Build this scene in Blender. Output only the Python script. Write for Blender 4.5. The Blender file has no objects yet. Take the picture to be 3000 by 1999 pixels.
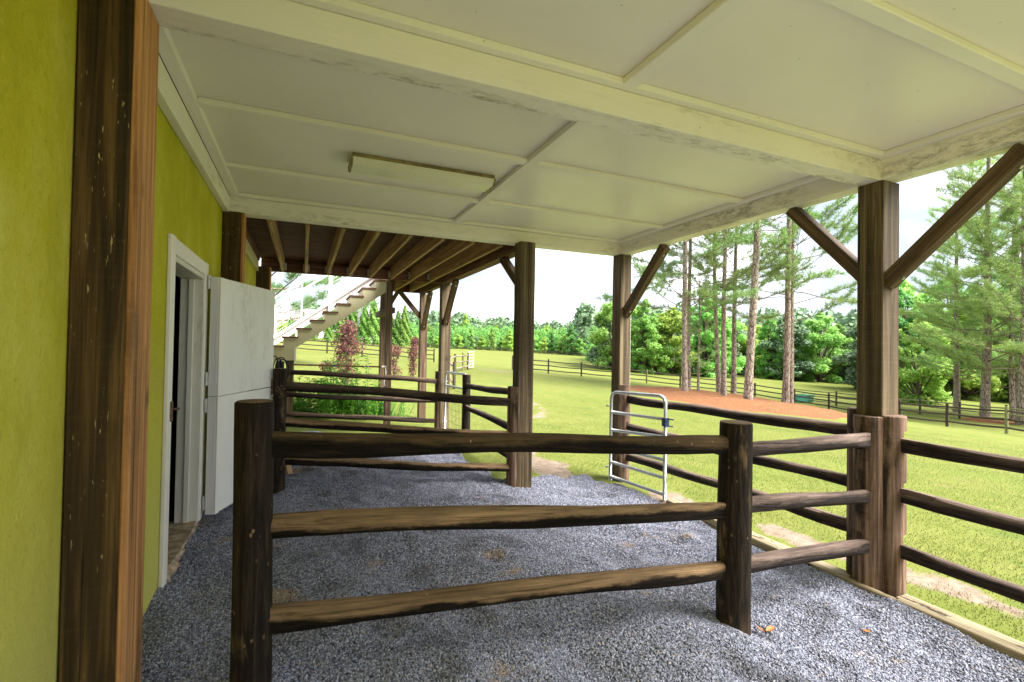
import bpy, math, random
import numpy as np
from mathutils import Vector, Matrix

rng = np.random.default_rng(7)
random.seed(7)
SC = bpy.context.scene
COL = SC.collection

# ------------------------------------------------------------------ camera
CAM_YAW, CAM_PITCH, CAM_ROLL = math.radians(23.105), math.radians(0.855), math.radians(0.989)
cam_data = bpy.data.cameras.new('camera')
cam_data.sensor_width = 36.0
cam_data.lens = 17.125
cam_data.clip_start = 0.05
cam_data.clip_end = 3000.0
cam = bpy.data.objects.new('camera', cam_data)
COL.objects.link(cam)
f_ = Vector((math.sin(CAM_YAW) * math.cos(CAM_PITCH), math.cos(CAM_YAW) * math.cos(CAM_PITCH), math.sin(CAM_PITCH)))
r0 = Vector((math.cos(CAM_YAW), -math.sin(CAM_YAW), 0))
u0 = r0.cross(f_)
r_ = math.cos(CAM_ROLL) * r0 + math.sin(CAM_ROLL) * u0
u_ = -math.sin(CAM_ROLL) * r0 + math.cos(CAM_ROLL) * u0
cam.matrix_world = Matrix(((r_.x, u_.x, -f_.x, 0), (r_.y, u_.y, -f_.y, 0), (r_.z, u_.z, -f_.z, 1.6), (0, 0, 0, 1)))
SC.camera = cam

# ------------------------------------------------------------------ sky, sun, exposure
SUN_EL, SUN_AZ = math.radians(50), math.radians(132)     # azimuth clockwise from +Y
world = bpy.data.worlds.new('World')
SC.world = world
world.use_nodes = True
wn, wl = world.node_tree.nodes, world.node_tree.links
wn.clear()
w_out = wn.new('ShaderNodeOutputWorld')
w_bg = wn.new('ShaderNodeBackground')
w_bg.inputs['Strength'].default_value = 0.1
sky = wn.new('ShaderNodeTexSky')
sky.sky_type = 'NISHITA'
sky.sun_disc = False
sky.sun_elevation = SUN_EL
sky.sun_rotation = SUN_AZ
w_tc = wn.new('ShaderNodeTexCoord')
w_map = wn.new('ShaderNodeMapping')
w_map.inputs['Scale'].default_value = (1.0, 1.0, 2.6)
w_n1 = wn.new('ShaderNodeTexNoise')
w_n1.inputs['Scale'].default_value = 3.2
w_n1.inputs['Detail'].default_value = 7.0
w_n1.inputs['Roughness'].default_value = 0.52
w_r1 = wn.new('ShaderNodeValToRGB')
w_r1.color_ramp.elements[0].position = 0.40
w_r1.color_ramp.elements[0].color = (1.55, 1.68, 1.92, 1)
w_r1.color_ramp.elements[1].position = 0.66
w_r1.color_ramp.elements[1].color = (6.6, 6.7, 6.9, 1)
w_e = w_r1.color_ramp.elements.new(0.52)
w_e.color = (2.5, 2.6, 2.8, 1)
w_mix = wn.new('ShaderNodeMix')
w_mix.data_type = 'RGBA'
w_mix.inputs['Factor'].default_value = 0.9
wl.new(w_tc.outputs['Generated'], w_map.inputs['Vector'])
wl.new(w_map.outputs['Vector'], w_n1.inputs['Vector'])
wl.new(w_n1.outputs['Fac'], w_r1.inputs['Fac'])
wl.new(sky.outputs['Color'], w_mix.inputs['A'])
wl.new(w_r1.outputs['Color'], w_mix.inputs['B'])
wl.new(w_mix.outputs['Result'], w_bg.inputs['Color'])
wl.new(w_bg.outputs['Background'], w_out.inputs['Surface'])

sun_data = bpy.data.lights.new('sun', 'SUN')
sun_data.energy = 3.3
sun_data.angle = math.radians(40)
sun_data.color = (1.0, 0.96, 0.9)
sun = bpy.data.objects.new('sun', sun_data)
COL.objects.link(sun)
sd = Vector((math.sin(SUN_AZ) * math.cos(SUN_EL), math.cos(SUN_AZ) * math.cos(SUN_EL), math.sin(SUN_EL)))
sun.rotation_euler = sd.to_track_quat('Z', 'Y').to_euler()

SC.view_settings.view_transform = 'Standard'
SC.view_settings.look = 'None'
SC.view_settings.gamma = 1.0
SC.view_settings.exposure = 2.45
SC.view_settings.use_curve_mapping = False
SC.render.engine = 'CYCLES'
SC.cycles.max_bounces = 10
SC.cycles.diffuse_bounces = 6
SC.cycles.glossy_bounces = 3
SC.cycles.transmission_bounces = 4
SC.cycles.transparent_max_bounces = 8
SC.cycles.use_denoising = True

# ------------------------------------------------------------------ materials
MATS = {}


def new_mat(name):
    m = bpy.data.materials.new(name)
    m.use_nodes = True
    nt = m.node_tree
    b = nt.nodes['Principled BSDF']
    MATS[name] = m
    return m, nt, b


class NT:
    """small node helper"""

    def __init__(self, nt):
        self.nt = nt

    def n(self, t, **kw):
        nd = self.nt.nodes.new(t)
        for k, v in kw.items():
            setattr(nd, k, v)
        return nd

    def link(self, a, b):
        self.nt.links.new(a, b)

    def coord(self, out='Object', scale=(1, 1, 1), rand=True):
        tc = self.n('ShaderNodeTexCoord')
        mp = self.n('ShaderNodeMapping')
        mp.inputs['Scale'].default_value = scale
        self.link(tc.outputs[out], mp.inputs['Vector'])
        if rand:
            oi = self.n('ShaderNodeObjectInfo')
            mm = self.n('ShaderNodeMath', operation='MULTIPLY')
            mm.inputs[1].default_value = 37.0
            self.link(oi.outputs['Random'], mm.inputs[0])
            cb = self.n('ShaderNodeCombineXYZ')
            for i in range(3):
                self.link(mm.outputs[0], cb.inputs[i])
            self.link(cb.outputs[0], mp.inputs['Location'])
        return mp.outputs['Vector']

    def noise(self, vec, scale, detail=5, rough=0.55, dist=0.0):
        t = self.n('ShaderNodeTexNoise')
        t.inputs['Scale'].default_value = scale
        t.inputs['Detail'].default_value = detail
        t.inputs['Roughness'].default_value = rough
        t.inputs['Distortion'].default_value = dist
        if vec is not None:
            self.link(vec, t.inputs['Vector'])
        return t.outputs['Fac']

    def ramp(self, fac, stops):
        r = self.n('ShaderNodeValToRGB')
        cr = r.color_ramp
        while len(cr.elements) < len(stops):
            cr.elements.new(0.5)
        for e, (p, c) in zip(cr.elements, stops):
            e.position = p
            e.color = (*c, 1) if len(c) == 3 else c
        self.link(fac, r.inputs['Fac'])
        return r.outputs['Color']

    def fac(self, fac, lo, hi):
        m = self.n('ShaderNodeMapRange')
        m.interpolation_type = 'SMOOTHSTEP'
        m.inputs['From Min'].default_value = lo
        m.inputs['From Max'].default_value = hi
        self.link(fac, m.inputs['Value'])
        return m.outputs['Result']

    def mix(self, fac, a, b, mode='MIX'):
        m = self.n('ShaderNodeMix', data_type='RGBA', blend_type=mode)
        for inp, v in (('Factor', fac), ('A', a), ('B', b)):
            s = m.inputs[inp]
            if hasattr(v, 'links') or hasattr(v, 'is_linked'):
                self.link(v, s)
            elif inp == 'Factor':
                s.default_value = v
            else:
                s.default_value = (*v, 1)
        return m.outputs['Result']

    def math(self, op, a, b=0.0, clamp=False):
        m = self.n('ShaderNodeMath', operation=op)
        m.use_clamp = clamp
        for i, v in enumerate((a, b)):
            if hasattr(v, 'is_linked'):
                self.link(v, m.inputs[i])
            else:
                m.inputs[i].default_value = v
        return m.outputs[0]

    def bump(self, h, strength, dist, bsdf):
        b = self.n('ShaderNodeBump')
        b.inputs['Strength'].default_value = strength
        b.inputs['Distance'].default_value = dist
        self.link(h, b.inputs['Height'])
        self.link(b.outputs['Normal'], bsdf.inputs['Normal'])


def wood(name, dark, mid, light, scale=14.0, stretch=0.05, rough=0.75, bump=0.35, stain=None, stain_lo=0.52, stain_hi=0.66,
         stain_scale=3.0, specks=None, spec=0.25):
    """timber with grain along the local Z axis"""
    m, nt, b = new_mat(name)
    N = NT(nt)
    v = N.coord(scale=(1, 1, stretch * 0.7))
    g = N.noise(v, scale * 1.7, 10, 0.68, 0.5)
    c = N.ramp(g, [(0.37, dark), (0.5, mid), (0.63, light)])
    v2 = N.coord(scale=(1, 1, 0.35))
    p = N.noise(v2, 2.6, 4, 0.6)
    c = N.mix(N.math('MULTIPLY', N.fac(p, 0.4, 0.7), 0.45), c, N.mix(0.5, dark, mid))
    # knots
    vk = N.n('ShaderNodeTexVoronoi')
    vk.inputs['Scale'].default_value = 2.3
    N.link(N.coord(scale=(1.5, 1.5, 0.8)), vk.inputs['Vector'])
    c = N.mix(N.math('MULTIPLY', N.math('SUBTRACT', 1.0, N.fac(vk.outputs['Distance'], 0.02, 0.12)), 0.7), c, tuple(x * 0.45 for x in dark))
    if stain:
        s = N.noise(N.coord(scale=(1, 1, 0.3)), stain_scale, 6, 0.65)
        c = N.mix(N.fac(s, stain_lo, stain_hi), c, stain)
    if specks:
        st = N.noise(N.coord(scale=(1, 1, 0.16)), 130, 2, 0.5)
        k = N.math('MULTIPLY', N.fac(st, 0.67, 0.74), N.fac(N.noise(N.coord(scale=(2.2, 2.2, 0.6)), 3.0, 4), 0.42, 0.56))
        vv = N.noise(N.coord(scale=(1, 1, 0.08)), 3.0, 3)
        c = N.mix(N.math('MULTIPLY', N.fac(vv, 0.5, 0.62), 0.35), c, (0.10, 0.085, 0.02))
        c = N.mix(k, c, specks)
    ck = N.noise(N.coord(scale=(1, 1, 0.02)), 46, 3, 0.55)
    c = N.mix(N.math('MULTIPLY', N.math('SUBTRACT', 1.0, N.fac(ck, 0.30, 0.36)), 0.8), c, tuple(x * 0.3 for x in dark))
    saw = N.noise(N.coord(scale=(0.06, 0.06, 1.0)), 60, 3, 0.6)
    c = N.mix(N.math('MULTIPLY', N.fac(saw, 0.5, 0.68), 0.09), c, light)
    N.link(c, b.inputs['Base Color'])
    b.inputs['Roughness'].default_value = rough
    b.inputs['Specular IOR Level'].default_value = spec
    fine = N.noise(N.coord(scale=(1, 1, 0.03)), scale * 4, 4, 0.6)
    N.bump(N.math('ADD', g, N.math('MULTIPLY', fine, 0.5)), bump, 0.01, b)
    return m


def worn_log(name, dark, tan, top_at=0.35, soft=0.25, amount=1.0):
    """round rail whose black stain is rubbed off along its upper side (local +Y is up); grain along local Z"""
    m, nt, b = new_mat(name)
    N = NT(nt)
    v = N.coord(scale=(1, 1, 0.045))
    g = N.noise(v, 46, 10, 0.7, 0.6)
    cd = N.ramp(g, [(0.38, tuple(x * 0.45 for x in dark)), (0.52, dark), (0.66, tuple(x * 2.6 for x in dark))])
    ct = N.ramp(g, [(0.36, tuple(x * 0.35 for x in tan)), (0.46, tuple(x * 0.8 for x in tan)), (0.55, tan), (0.66, tuple(min(1, x * 1.45) for x in tan))])
    ct = N.mix(N.math('MULTIPLY', N.fac(N.noise(N.coord(scale=(1, 1, 0.5)), 4, 5, 0.6), 0.45, 0.7), 0.6), ct, tuple(x * 0.4 for x in tan))
    tc = N.n('ShaderNodeTexCoord')
    sp = N.n('ShaderNodeSeparateXYZ')
    N.link(tc.outputs['Object'], sp.inputs[0])
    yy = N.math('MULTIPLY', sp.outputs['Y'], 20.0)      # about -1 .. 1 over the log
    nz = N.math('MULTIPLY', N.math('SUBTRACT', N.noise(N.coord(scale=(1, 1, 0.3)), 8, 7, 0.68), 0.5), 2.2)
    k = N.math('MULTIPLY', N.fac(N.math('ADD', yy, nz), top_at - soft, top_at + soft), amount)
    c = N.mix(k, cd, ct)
    ck = N.noise(N.coord(scale=(1, 1, 0.035)), 30, 3, 0.5)
    c = N.mix(N.math('MULTIPLY', N.math('SUBTRACT', 1.0, N.fac(ck, 0.29, 0.36)), 0.85), c, tuple(x * 0.4 for x in dark))
    s = N.n('ShaderNodeTexVoronoi')
    s.inputs['Scale'].default_value = 15
    N.link(N.coord(scale=(1.2, 0.6, 1.6)), s.inputs['Vector'])
    kk = N.math('MULTIPLY', N.math('SUBTRACT', 1.0, N.fac(s.outputs['Distance'], 0.05, 0.12)), N.fac(N.noise(N.coord(), 5.0, 3), 0.54, 0.64))
    c = N.mix(N.math('MULTIPLY', kk, 0.7), c, (0.5, 0.4, 0.28))
    N.link(c, b.inputs['Base Color'])
    b.inputs['Roughness'].default_value = 0.85
    b.inputs['Specular IOR Level'].default_value = 0.15
    crack = N.noise(N.coord(scale=(1, 1, 0.02)), 40, 5, 0.7)
    N.bump(N.math('ADD', g, crack), 0.8, 0.018, b)
    return m


def round_post_mat(name, dark, tan, base_z):
    """upright round post, black stain worn near the foot and in blotches; local Z is up, 0 at the foot"""
    m, nt, b = new_mat(name)
    N = NT(nt)
    g = N.noise(N.coord(scale=(1, 1, 0.08)), 46, 10, 0.72, 0.6)
    cd = N.ramp(g, [(0.36, tuple(x * 0.35 for x in dark)), (0.5, dark), (0.64, tuple(x * 3.0 for x in dark))])
    ct = N.ramp(g, [(0.37, tuple(x * 0.35 for x in tan)), (0.5, tan), (0.63, tuple(x * 1.4 for x in tan))])
    tc = N.n('ShaderNodeTexCoord')
    sp = N.n('ShaderNodeSeparateXYZ')
    N.link(tc.outputs['Object'], sp.inputs[0])
    nz = N.noise(N.coord(scale=(1, 1, 0.4)), 7, 6, 0.65)
    low = N.math('SUBTRACT', 1.0, N.fac(N.math('ADD', sp.outputs['Z'], N.math('MULTIPLY', nz, 0.5)), base_z, base_z + 0.45))
    blot = N.fac(nz, 0.56, 0.72)
    c = N.mix(N.math('MAXIMUM', low, N.math('MULTIPLY', blot, 0.75)), cd, ct)
    sx = N.n('ShaderNodeTexVoronoi')
    sx.inputs['Scale'].default_value = 34
    N.link(N.coord(scale=(1, 1, 0.6)), sx.inputs['Vector'])
    kk = N.math('MULTIPLY', N.math('SUBTRACT', 1.0, N.fac(sx.outputs['Distance'], 0.1, 0.22)), N.fac(N.noise(N.coord(), 6.0, 3), 0.5, 0.62))
    c = N.mix(N.math('MULTIPLY', kk, 0.55), c, tuple(min(1, x * 1.8) for x in tan))
    N.link(c, b.inputs['Base Color'])
    b.inputs['Roughness'].default_value = 0.8
    b.inputs['Specular IOR Level'].default_value = 0.2
    N.bump(N.math('ADD', g, N.noise(N.coord(scale=(1, 1, 0.05)), 50, 5, 0.7)), 0.5, 0.012, b)
    return m


def painted(name, col, stain=(0.2, 0.19, 0.12), amount=0.35, lo=0.58, hi=0.72, rough=0.5, stretch=(1, 1, 0.15), bump=0.12, grain=18.0):
    m, nt, b = new_mat(name)
    N = NT(nt)
    n1 = N.noise(N.coord(scale=stretch), 2.2, 6, 0.7)
    sp = N.noise(N.coord(scale=(1, 1, 0.4)), 26, 8, 0.78)
    big = N.noise(N.coord(), 0.9, 3, 0.5)
    c = N.mix(N.fac(big, 0.35, 0.7), col, tuple(x * 0.93 for x in col))
    k = N.math('MULTIPLY', N.math('MULTIPLY', N.fac(n1, lo, hi), N.fac(sp, 0.42, 0.62)), amount)
    c = N.mix(k, c, stain)
    dots = N.n('ShaderNodeTexVoronoi')
    dots.inputs['Scale'].default_value = 7.0
    N.link(N.coord(), dots.inputs['Vector'])
    c = N.mix(N.math('MULTIPLY', N.math('SUBTRACT', 1.0, N.fac(dots.outputs['Distance'], 0.018, 0.05)), 0.6), c, stain)
    N.link(c, b.inputs['Base Color'])
    b.inputs['Roughness'].default_value = rough
    b.inputs['Specular IOR Level'].default_value = 0.35
    N.bump(N.noise(N.coord(scale=stretch), grain, 7, 0.65), bump, 0.01, b)
    return m


def plain(name, col, rough=0.5, metal=0.0, noise=0.12, scale=30.0, spec=0.4):
    m, nt, b = new_mat(name)
    N = NT(nt)
    n = N.noise(N.coord(), scale, 5, 0.6)
    c = N.mix(N.math('MULTIPLY', N.fac(n, 0.35, 0.7), 1.0), tuple(x * (1 - noise) for x in col), tuple(min(1, x * (1 + noise)) for x in col))
    N.link(c, b.inputs['Base Color'])
    b.inputs['Roughness'].default_value = rough
    b.inputs['Metallic'].default_value = metal
    b.inputs['Specular IOR Level'].default_value = spec
    return m


# barn
m_ceiling = painted('ceiling_paint', (0.88, 0.825, 0.80), (0.35, 0.33, 0.22), 0.12, rough=0.34, stretch=(1, 1, 1), bump=0.02, grain=60)
m_beam = painted('beam_paint', (0.86, 0.81, 0.76), (0.24, 0.22, 0.17), 0.75, 0.47, 0.64, rough=0.5, bump=0.4)
m_trim = painted('trim_paint', (0.87, 0.83, 0.79), (0.3, 0.28, 0.2), 0.3, rough=0.45, bump=0.2)
m_door = painted('door_paint', (0.86, 0.85, 0.83), (0.30, 0.26, 0.20), 0.5, 0.5, 0.7, rough=0.45, bump=0.35)
m_jamb = painted('jamb_paint', (0.72, 0.70, 0.62), (0.25, 0.18, 0.11), 0.45, 0.5, 0.7, rough=0.5)
m_wallpost = wood('wall_post_wood', (0.018, 0.010, 0.003), (0.056, 0.031, 0.008), (0.15, 0.085, 0.024), 16, 0.045, specks=(0.45, 0.36, 0.15))
m_lit_side = wood('lit_side_wood', (0.19, 0.085, 0.033), (0.46, 0.215, 0.078), (0.62, 0.34, 0.14), 24, 0.03, stain=(0.13, 0.07, 0.03), stain_lo=0.54, stain_hi=0.72)  # orange wood, brightened to carry the light on the wall posts' open side
m_post = wood('porch_post_wood', (0.035, 0.024, 0.013), (0.105, 0.074, 0.041), (0.22, 0.168, 0.095), 15, 0.04)
m_brace = wood('brace_wood', (0.035, 0.022, 0.013), (0.105, 0.066, 0.039), (0.21, 0.14, 0.085), 20, 0.05)
m_joist = wood('joist_wood', (0.15, 0.085, 0.038), (0.36, 0.22, 0.105), (0.52, 0.36, 0.19), 16, 0.05)
m_rim = wood('rim_wood', (0.05, 0.022, 0.013), (0.13, 0.058, 0.034), (0.21, 0.11, 0.06), 16, 0.05)
m_deckboard = wood('deck_board_wood', (0.05, 0.022, 0.012), (0.11, 0.05, 0.028), (0.18, 0.085, 0.05), 16, 0.05)
m_halfpost = wood('half_post_wood', (0.045, 0.026, 0.017), (0.14, 0.083, 0.055), (0.30, 0.20, 0.14), 14, 0.06, stain=(0.018, 0.011, 0.008), stain_lo=0.5, stain_hi=0.62, stain_scale=4, bump=0.5)
m_timber = wood('landscape_timber_wood', (0.16, 0.12, 0.07), (0.36, 0.29, 0.18), (0.52, 0.45, 0.30), 14, 0.05, stain=(0.05, 0.035, 0.02), stain_lo=0.57, stain_hi=0.63, stain_scale=9)
m_railA = worn_log('rail_worn', (0.012, 0.008, 0.005), (0.30, 0.195, 0.105), 0.1, 0.22)
m_railTop = worn_log('rail_top_worn', (0.010, 0.0065, 0.004), (0.11, 0.072, 0.036), 0.25, 0.3)
m_railB = worn_log('rail_dark', (0.026, 0.018, 0.013), (0.13, 0.09, 0.06), 0.4, 0.5, 0.9)
m_railC = worn_log('rail_weathered', (0.026, 0.019, 0.017), (0.20, 0.145, 0.12), 0.45, 0.5, 0.9)
m_railD = worn_log('rail_brown', (0.06, 0.035, 0.02), (0.28, 0.19, 0.12), -0.5, 0.7, 1.0)
m_rpost = round_post_mat('round_post_stained', (0.015, 0.010, 0.006), (0.21, 0.135, 0.07), 0.0)
def endgrain():
    m, nt, b = new_mat('sawn_end_grain')
    N = NT(nt)
    w = N.n('ShaderNodeTexWave', wave_type='RINGS', rings_direction='Z')
    w.inputs['Scale'].default_value = 28
    w.inputs['Distortion'].default_value = 2.5
    N.link(N.coord(), w.inputs['Vector'])
    c = N.ramp(w.outputs['Fac'], [(0.0, (0.10, 0.062, 0.03)), (1.0, (0.22, 0.145, 0.075))])
    c = N.mix(N.math('MULTIPLY', N.fac(N.noise(N.coord(), 14, 5, 0.6), 0.45, 0.65), 0.6), c, (0.045, 0.03, 0.017))
    N.link(c, b.inputs['Base Color'])
    b.inputs['Roughness'].default_value = 0.9
    return m


m_endgrain = endgrain()
m_field = wood('field_fence_wood', (0.022, 0.016, 0.012), (0.06, 0.045, 0.032), (0.13, 0.10, 0.07), 12, 0.1, rough=0.85)
m_fieldgreen = wood('field_fence_mossy', (0.07, 0.07, 0.03), (0.2, 0.2, 0.09), (0.32, 0.33, 0.17), 12, 0.1, rough=0.85)
m_steel = plain('galvanised_steel', (0.56, 0.58, 0.60), 0.42, 0.85, 0.14, 40)
m_bluesteel = plain('blue_latch_paint', (0.02, 0.04, 0.12), 0.45, 0.0, 0.2)
m_whitemetal = plain('white_rail_paint', (0.84, 0.85, 0.84), 0.35, 0.0, 0.03)
m_tread = plain('tread_composite', (0.16, 0.06, 0.045), 0.6, 0.0, 0.15)
m_stair = painted('stair_paint', (0.54, 0.50, 0.31), (0.3, 0.28, 0.18), 0.3, rough=0.5, bump=0.2)
m_fixture = painted('light_lens', (0.80, 0.78, 0.66), (0.4, 0.3, 0.15), 0.4, rough=0.3, stretch=(1, 1, 1), bump=0.02)
m_fixture_end = plain('light_housing', (0.24, 0.19, 0.09), 0.5, 0.0, 0.3, 12)
m_rust = plain('rusty_iron', (0.16, 0.10, 0.065), 0.7, 0.6, 0.5, 40)
m_zinc = plain('zinc_hinge', (0.55, 0.55, 0.53), 0.45, 0.7, 0.2)
m_black = plain('black_rubber', (0.02, 0.021, 0.024), 0.4, 0.0, 0.2)
m_red = plain('red_plastic', (0.45, 0.03, 0.06), 0.4)
m_white = plain('white_plastic', (0.8, 0.8, 0.78), 0.4)
m_blue = plain('blue_tape', (0.03, 0.12, 0.45), 0.5)
m_pole = wood('pole_wood', (0.16, 0.08, 0.03), (0.33, 0.17, 0.07), (0.42, 0.25, 0.12), 20, 0.05)
m_plank = wood('fresh_plank', (0.25, 0.15, 0.06), (0.46, 0.3, 0.14), (0.6, 0.42, 0.22), 14, 0.05)
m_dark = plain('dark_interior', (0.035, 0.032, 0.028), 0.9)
m_green = plain('green_plastic', (0.05, 0.23, 0.16), 0.5)
m_roof = plain('shingle_roof', (0.25, 0.24, 0.23), 0.9, 0.0, 0.25, 6)
m_siding = plain('house_siding', (0.75, 0.74, 0.72), 0.7, 0.0, 0.05)
m_glass = plain('house_glass', (0.08, 0.10, 0.12), 0.1, 0.0, 0.1)
m_stone = plain('sill_stone', (0.40, 0.31, 0.22), 0.85, 0.0, 0.4, 18)
m_leaf_dry = plain('dry_leaf', (0.5, 0.2, 0.06), 0.7, 0.0, 0.3)
m_rope = plain('rope_fibre', (0.7, 0.66, 0.58), 0.9)


def stucco():
    m, nt, b = new_mat('olive_stucco')
    N = NT(nt)
    big = N.noise(N.coord(scale=(1, 0.8, 0.55), rand=False), 1.7, 6, 0.65)
    mid = N.noise(N.coord(scale=(1, 1, 0.4), rand=False), 6, 6, 0.7)
    c = N.ramp(big, [(0.34, (0.403, 0.378, 0.011)), (0.5, (0.506, 0.476, 0.028)), (0.66, (0.598, 0.564, 0.099))])
    c = N.mix(N.math('MULTIPLY', N.fac(mid, 0.5, 0.72), 0.35), c, (0.329, 0.318, 0.013))
    sp_ = N.noise(N.coord(rand=False), 38, 6, 0.75)
    c = N.mix(N.math('MULTIPLY', N.fac(sp_, 0.56, 0.68), 0.35), c, (0.671, 0.636, 0.154))
    c = N.mix(N.math('MULTIPLY', N.math('SUBTRACT', 1.0, N.fac(sp_, 0.33, 0.43)), 0.5), c, (0.244, 0.228, 0.011))
    tc = N.n('ShaderNodeTexCoord')
    sp = N.n('ShaderNodeSeparateXYZ')
    N.link(tc.outputs['Object'], sp.inputs[0])
    lowz = N.math('SUBTRACT', 1.0, N.fac(N.math('ADD', sp.outputs['Z'], N.math('MULTIPLY', big, 1.6)), 0.9, 2.6))
    c = N.mix(N.math('MULTIPLY', lowz, 0.55), c, (0.671, 0.642, 0.242))
    N.link(c, b.inputs['Base Color'])
    b.inputs['Roughness'].default_value = 0.85
    b.inputs['Specular IOR Level'].default_value = 0.2
    N.bump(N.math('ADD', N.noise(N.coord(rand=False), 70, 5, 0.6), N.noise(N.coord(rand=False), 14, 4, 0.6)), 0.55, 0.012, b)
    return m


m_stucco = stucco()


def leaf_mat(name, cols, transl=0.55, rough=0.55, vary=0.42):
    m, nt, b = new_mat(name)
    N = NT(nt)
    gi = N.n('ShaderNodeNewGeometry')
    oi = N.n('ShaderNodeObjectInfo')
    n = len(cols)
    c = N.ramp(gi.outputs['Random Per Island'], [(0.0 + i / max(1, n - 1), cc) for i, cc in enumerate(cols)])
    hs = N.n('ShaderNodeHueSaturation')
    h = N.math('ADD', N.math('MULTIPLY', N.math('SUBTRACT', oi.outputs['Random'], 0.5), 0.035 * vary / 0.35), 0.5)
    vv = N.math('ADD', N.math('MULTIPLY', N.math('FRACT', N.math('MULTIPLY', oi.outputs['Random'], 7.31)), vary), 1.0 - vary / 2)
    N.link(h, hs.inputs['Hue'])
    N.link(vv, hs.inputs['Value'])
    N.link(c, hs.inputs['Color'])
    N.link(hs.outputs['Color'], b.inputs['Base Color'])
    b.inputs['Roughness'].default_value = rough
    b.inputs['Specular IOR Level'].default_value = 0.25
    tr = N.n('ShaderNodeBsdfTranslucent')
    N.link(hs.outputs['Color'], tr.inputs['Color'])
    ms = N.n('ShaderNodeMixShader')
    ms.inputs['Fac'].default_value = transl
    N.link(b.outputs['BSDF'], ms.inputs[1])
    N.link(tr.outputs['BSDF'], ms.inputs[2])
    N.link(ms.outputs['Shader'], nt.nodes['Material Output'].inputs['Surface'])
    return m


m_leaf = leaf_mat('broadleaf_green', [(0.18, 0.38, 0.09), (0.30, 0.53, 0.13), (0.42, 0.65, 0.18)])
m_leafdark = leaf_mat('broadleaf_dark', [(0.13, 0.30, 0.09), (0.21, 0.43, 0.12), (0.30, 0.53, 0.16)])
m_leafbright = leaf_mat('broadleaf_bright', [(0.24, 0.42, 0.07), (0.35, 0.54, 0.11), (0.46, 0.63, 0.17)])
m_needle = leaf_mat('pine_needles', [(0.13, 0.23, 0.075), (0.24, 0.37, 0.115), (0.36, 0.50, 0.17)], 0.42, 0.5)
m_needlefar = leaf_mat('far_pine_foliage', [(0.12, 0.20, 0.11), (0.18, 0.27, 0.14), (0.24, 0.34, 0.17)], 0.2)
m_cypress = leaf_mat('cypress_foliage', [(0.10, 0.21, 0.04), (0.18, 0.33, 0.06), (0.26, 0.43, 0.085)], 0.3)
m_purple = leaf_mat('purple_foliage', [(0.10, 0.03, 0.04), (0.17, 0.07, 0.075), (0.33, 0.14, 0.13), (0.17, 0.15, 0.05)], 0.35)
m_lily = leaf_mat('lily_leaves', [(0.06, 0.24, 0.02), (0.11, 0.38, 0.035), (0.20, 0.50, 0.06)], 0.35)
m_rustneedle = leaf_mat('brown_dead_needles', [(0.16, 0.05, 0.015), (0.26, 0.09, 0.03)], 0.3)


def bark(name, a, c, d):
    m, nt, b = new_mat(name)
    N = NT(nt)
    vor = N.n('ShaderNodeTexVoronoi', feature='DISTANCE_TO_EDGE')
    vor.inputs['Scale'].default_value = 9.0
    N.link(N.coord(scale=(1, 1, 0.35)), vor.inputs['Vector'])
    n = N.noise(N.coord(scale=(1, 1, 0.4)), 12, 6, 0.65)
    col = N.ramp(n, [(0.3, a), (0.5, c), (0.7, d)])
    col = N.mix(N.math('SUBTRACT', 1.0, N.fac(vor.outputs['Distance'], 0.0, 0.08)), col, tuple(x * 0.35 for x in a))
    N.link(col, b.inputs['Base Color'])
    b.inputs['Roughness'].default_value = 0.9
    b.inputs['Specular IOR Level'].default_value = 0.15
    N.bump(N.math('ADD', N.fac(vor.outputs['Distance'], 0.0, 0.15), n), 0.7, 0.03, b)
    return m


m_bark = bark('pine_bark', (0.14, 0.10, 0.075), (0.30, 0.24, 0.19), (0.46, 0.40, 0.34))
m_barkdark = bark('tree_bark', (0.07, 0.055, 0.04), (0.15, 0.12, 0.09), (0.26, 0.22, 0.18))


# ------------------------------------------------------------------ terrain
_yy = np.arange(-100, 900, 1.0)
_cc = np.interp(_yy, [-100, 10, 16, 21, 27, 40, 67, 139, 400, 900], [0, 0, 0.02, 0.06, 0.42, 0.76, 2.0, 3.5, 7, 9])
_k = np.exp(-np.linspace(-2, 2, 13) ** 2)
_k /= _k.sum()
_cc = np.convolve(np.pad(_cc, 6, mode='edge'), _k, mode='valid')


def gz(x, y):
    x = np.asarray(x, float)
    y = np.asarray(y, float)
    u = np.maximum(x - 3.61, 0)
    u = np.minimum(u, 29) + 0.22 * np.clip(u - 29, 0, 60)
    xl = np.clip(x, -45, 3.61)
    D = x * math.sin(CAM_YAW) + y * math.cos(CAM_YAW)
    ta = (x * math.cos(CAM_YAW) - y * math.sin(CAM_YAW)) / np.maximum(D, 1.0)
    t = np.clip((D - 170) / 160, 0, 1)
    ridge = np.interp(ta, [-0.4, -0.1, 0.0, 0.1, 0.2, 0.3], [5.5, 5.0, 3.0, 0.3, -3.5, -6.0]) * t * t * (3 - 2 * t)
    return 0.235 - 0.065 * xl - 0.045 * u - 0.0011 * u * u + np.interp(y, _yy, _cc) + ridge


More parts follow.
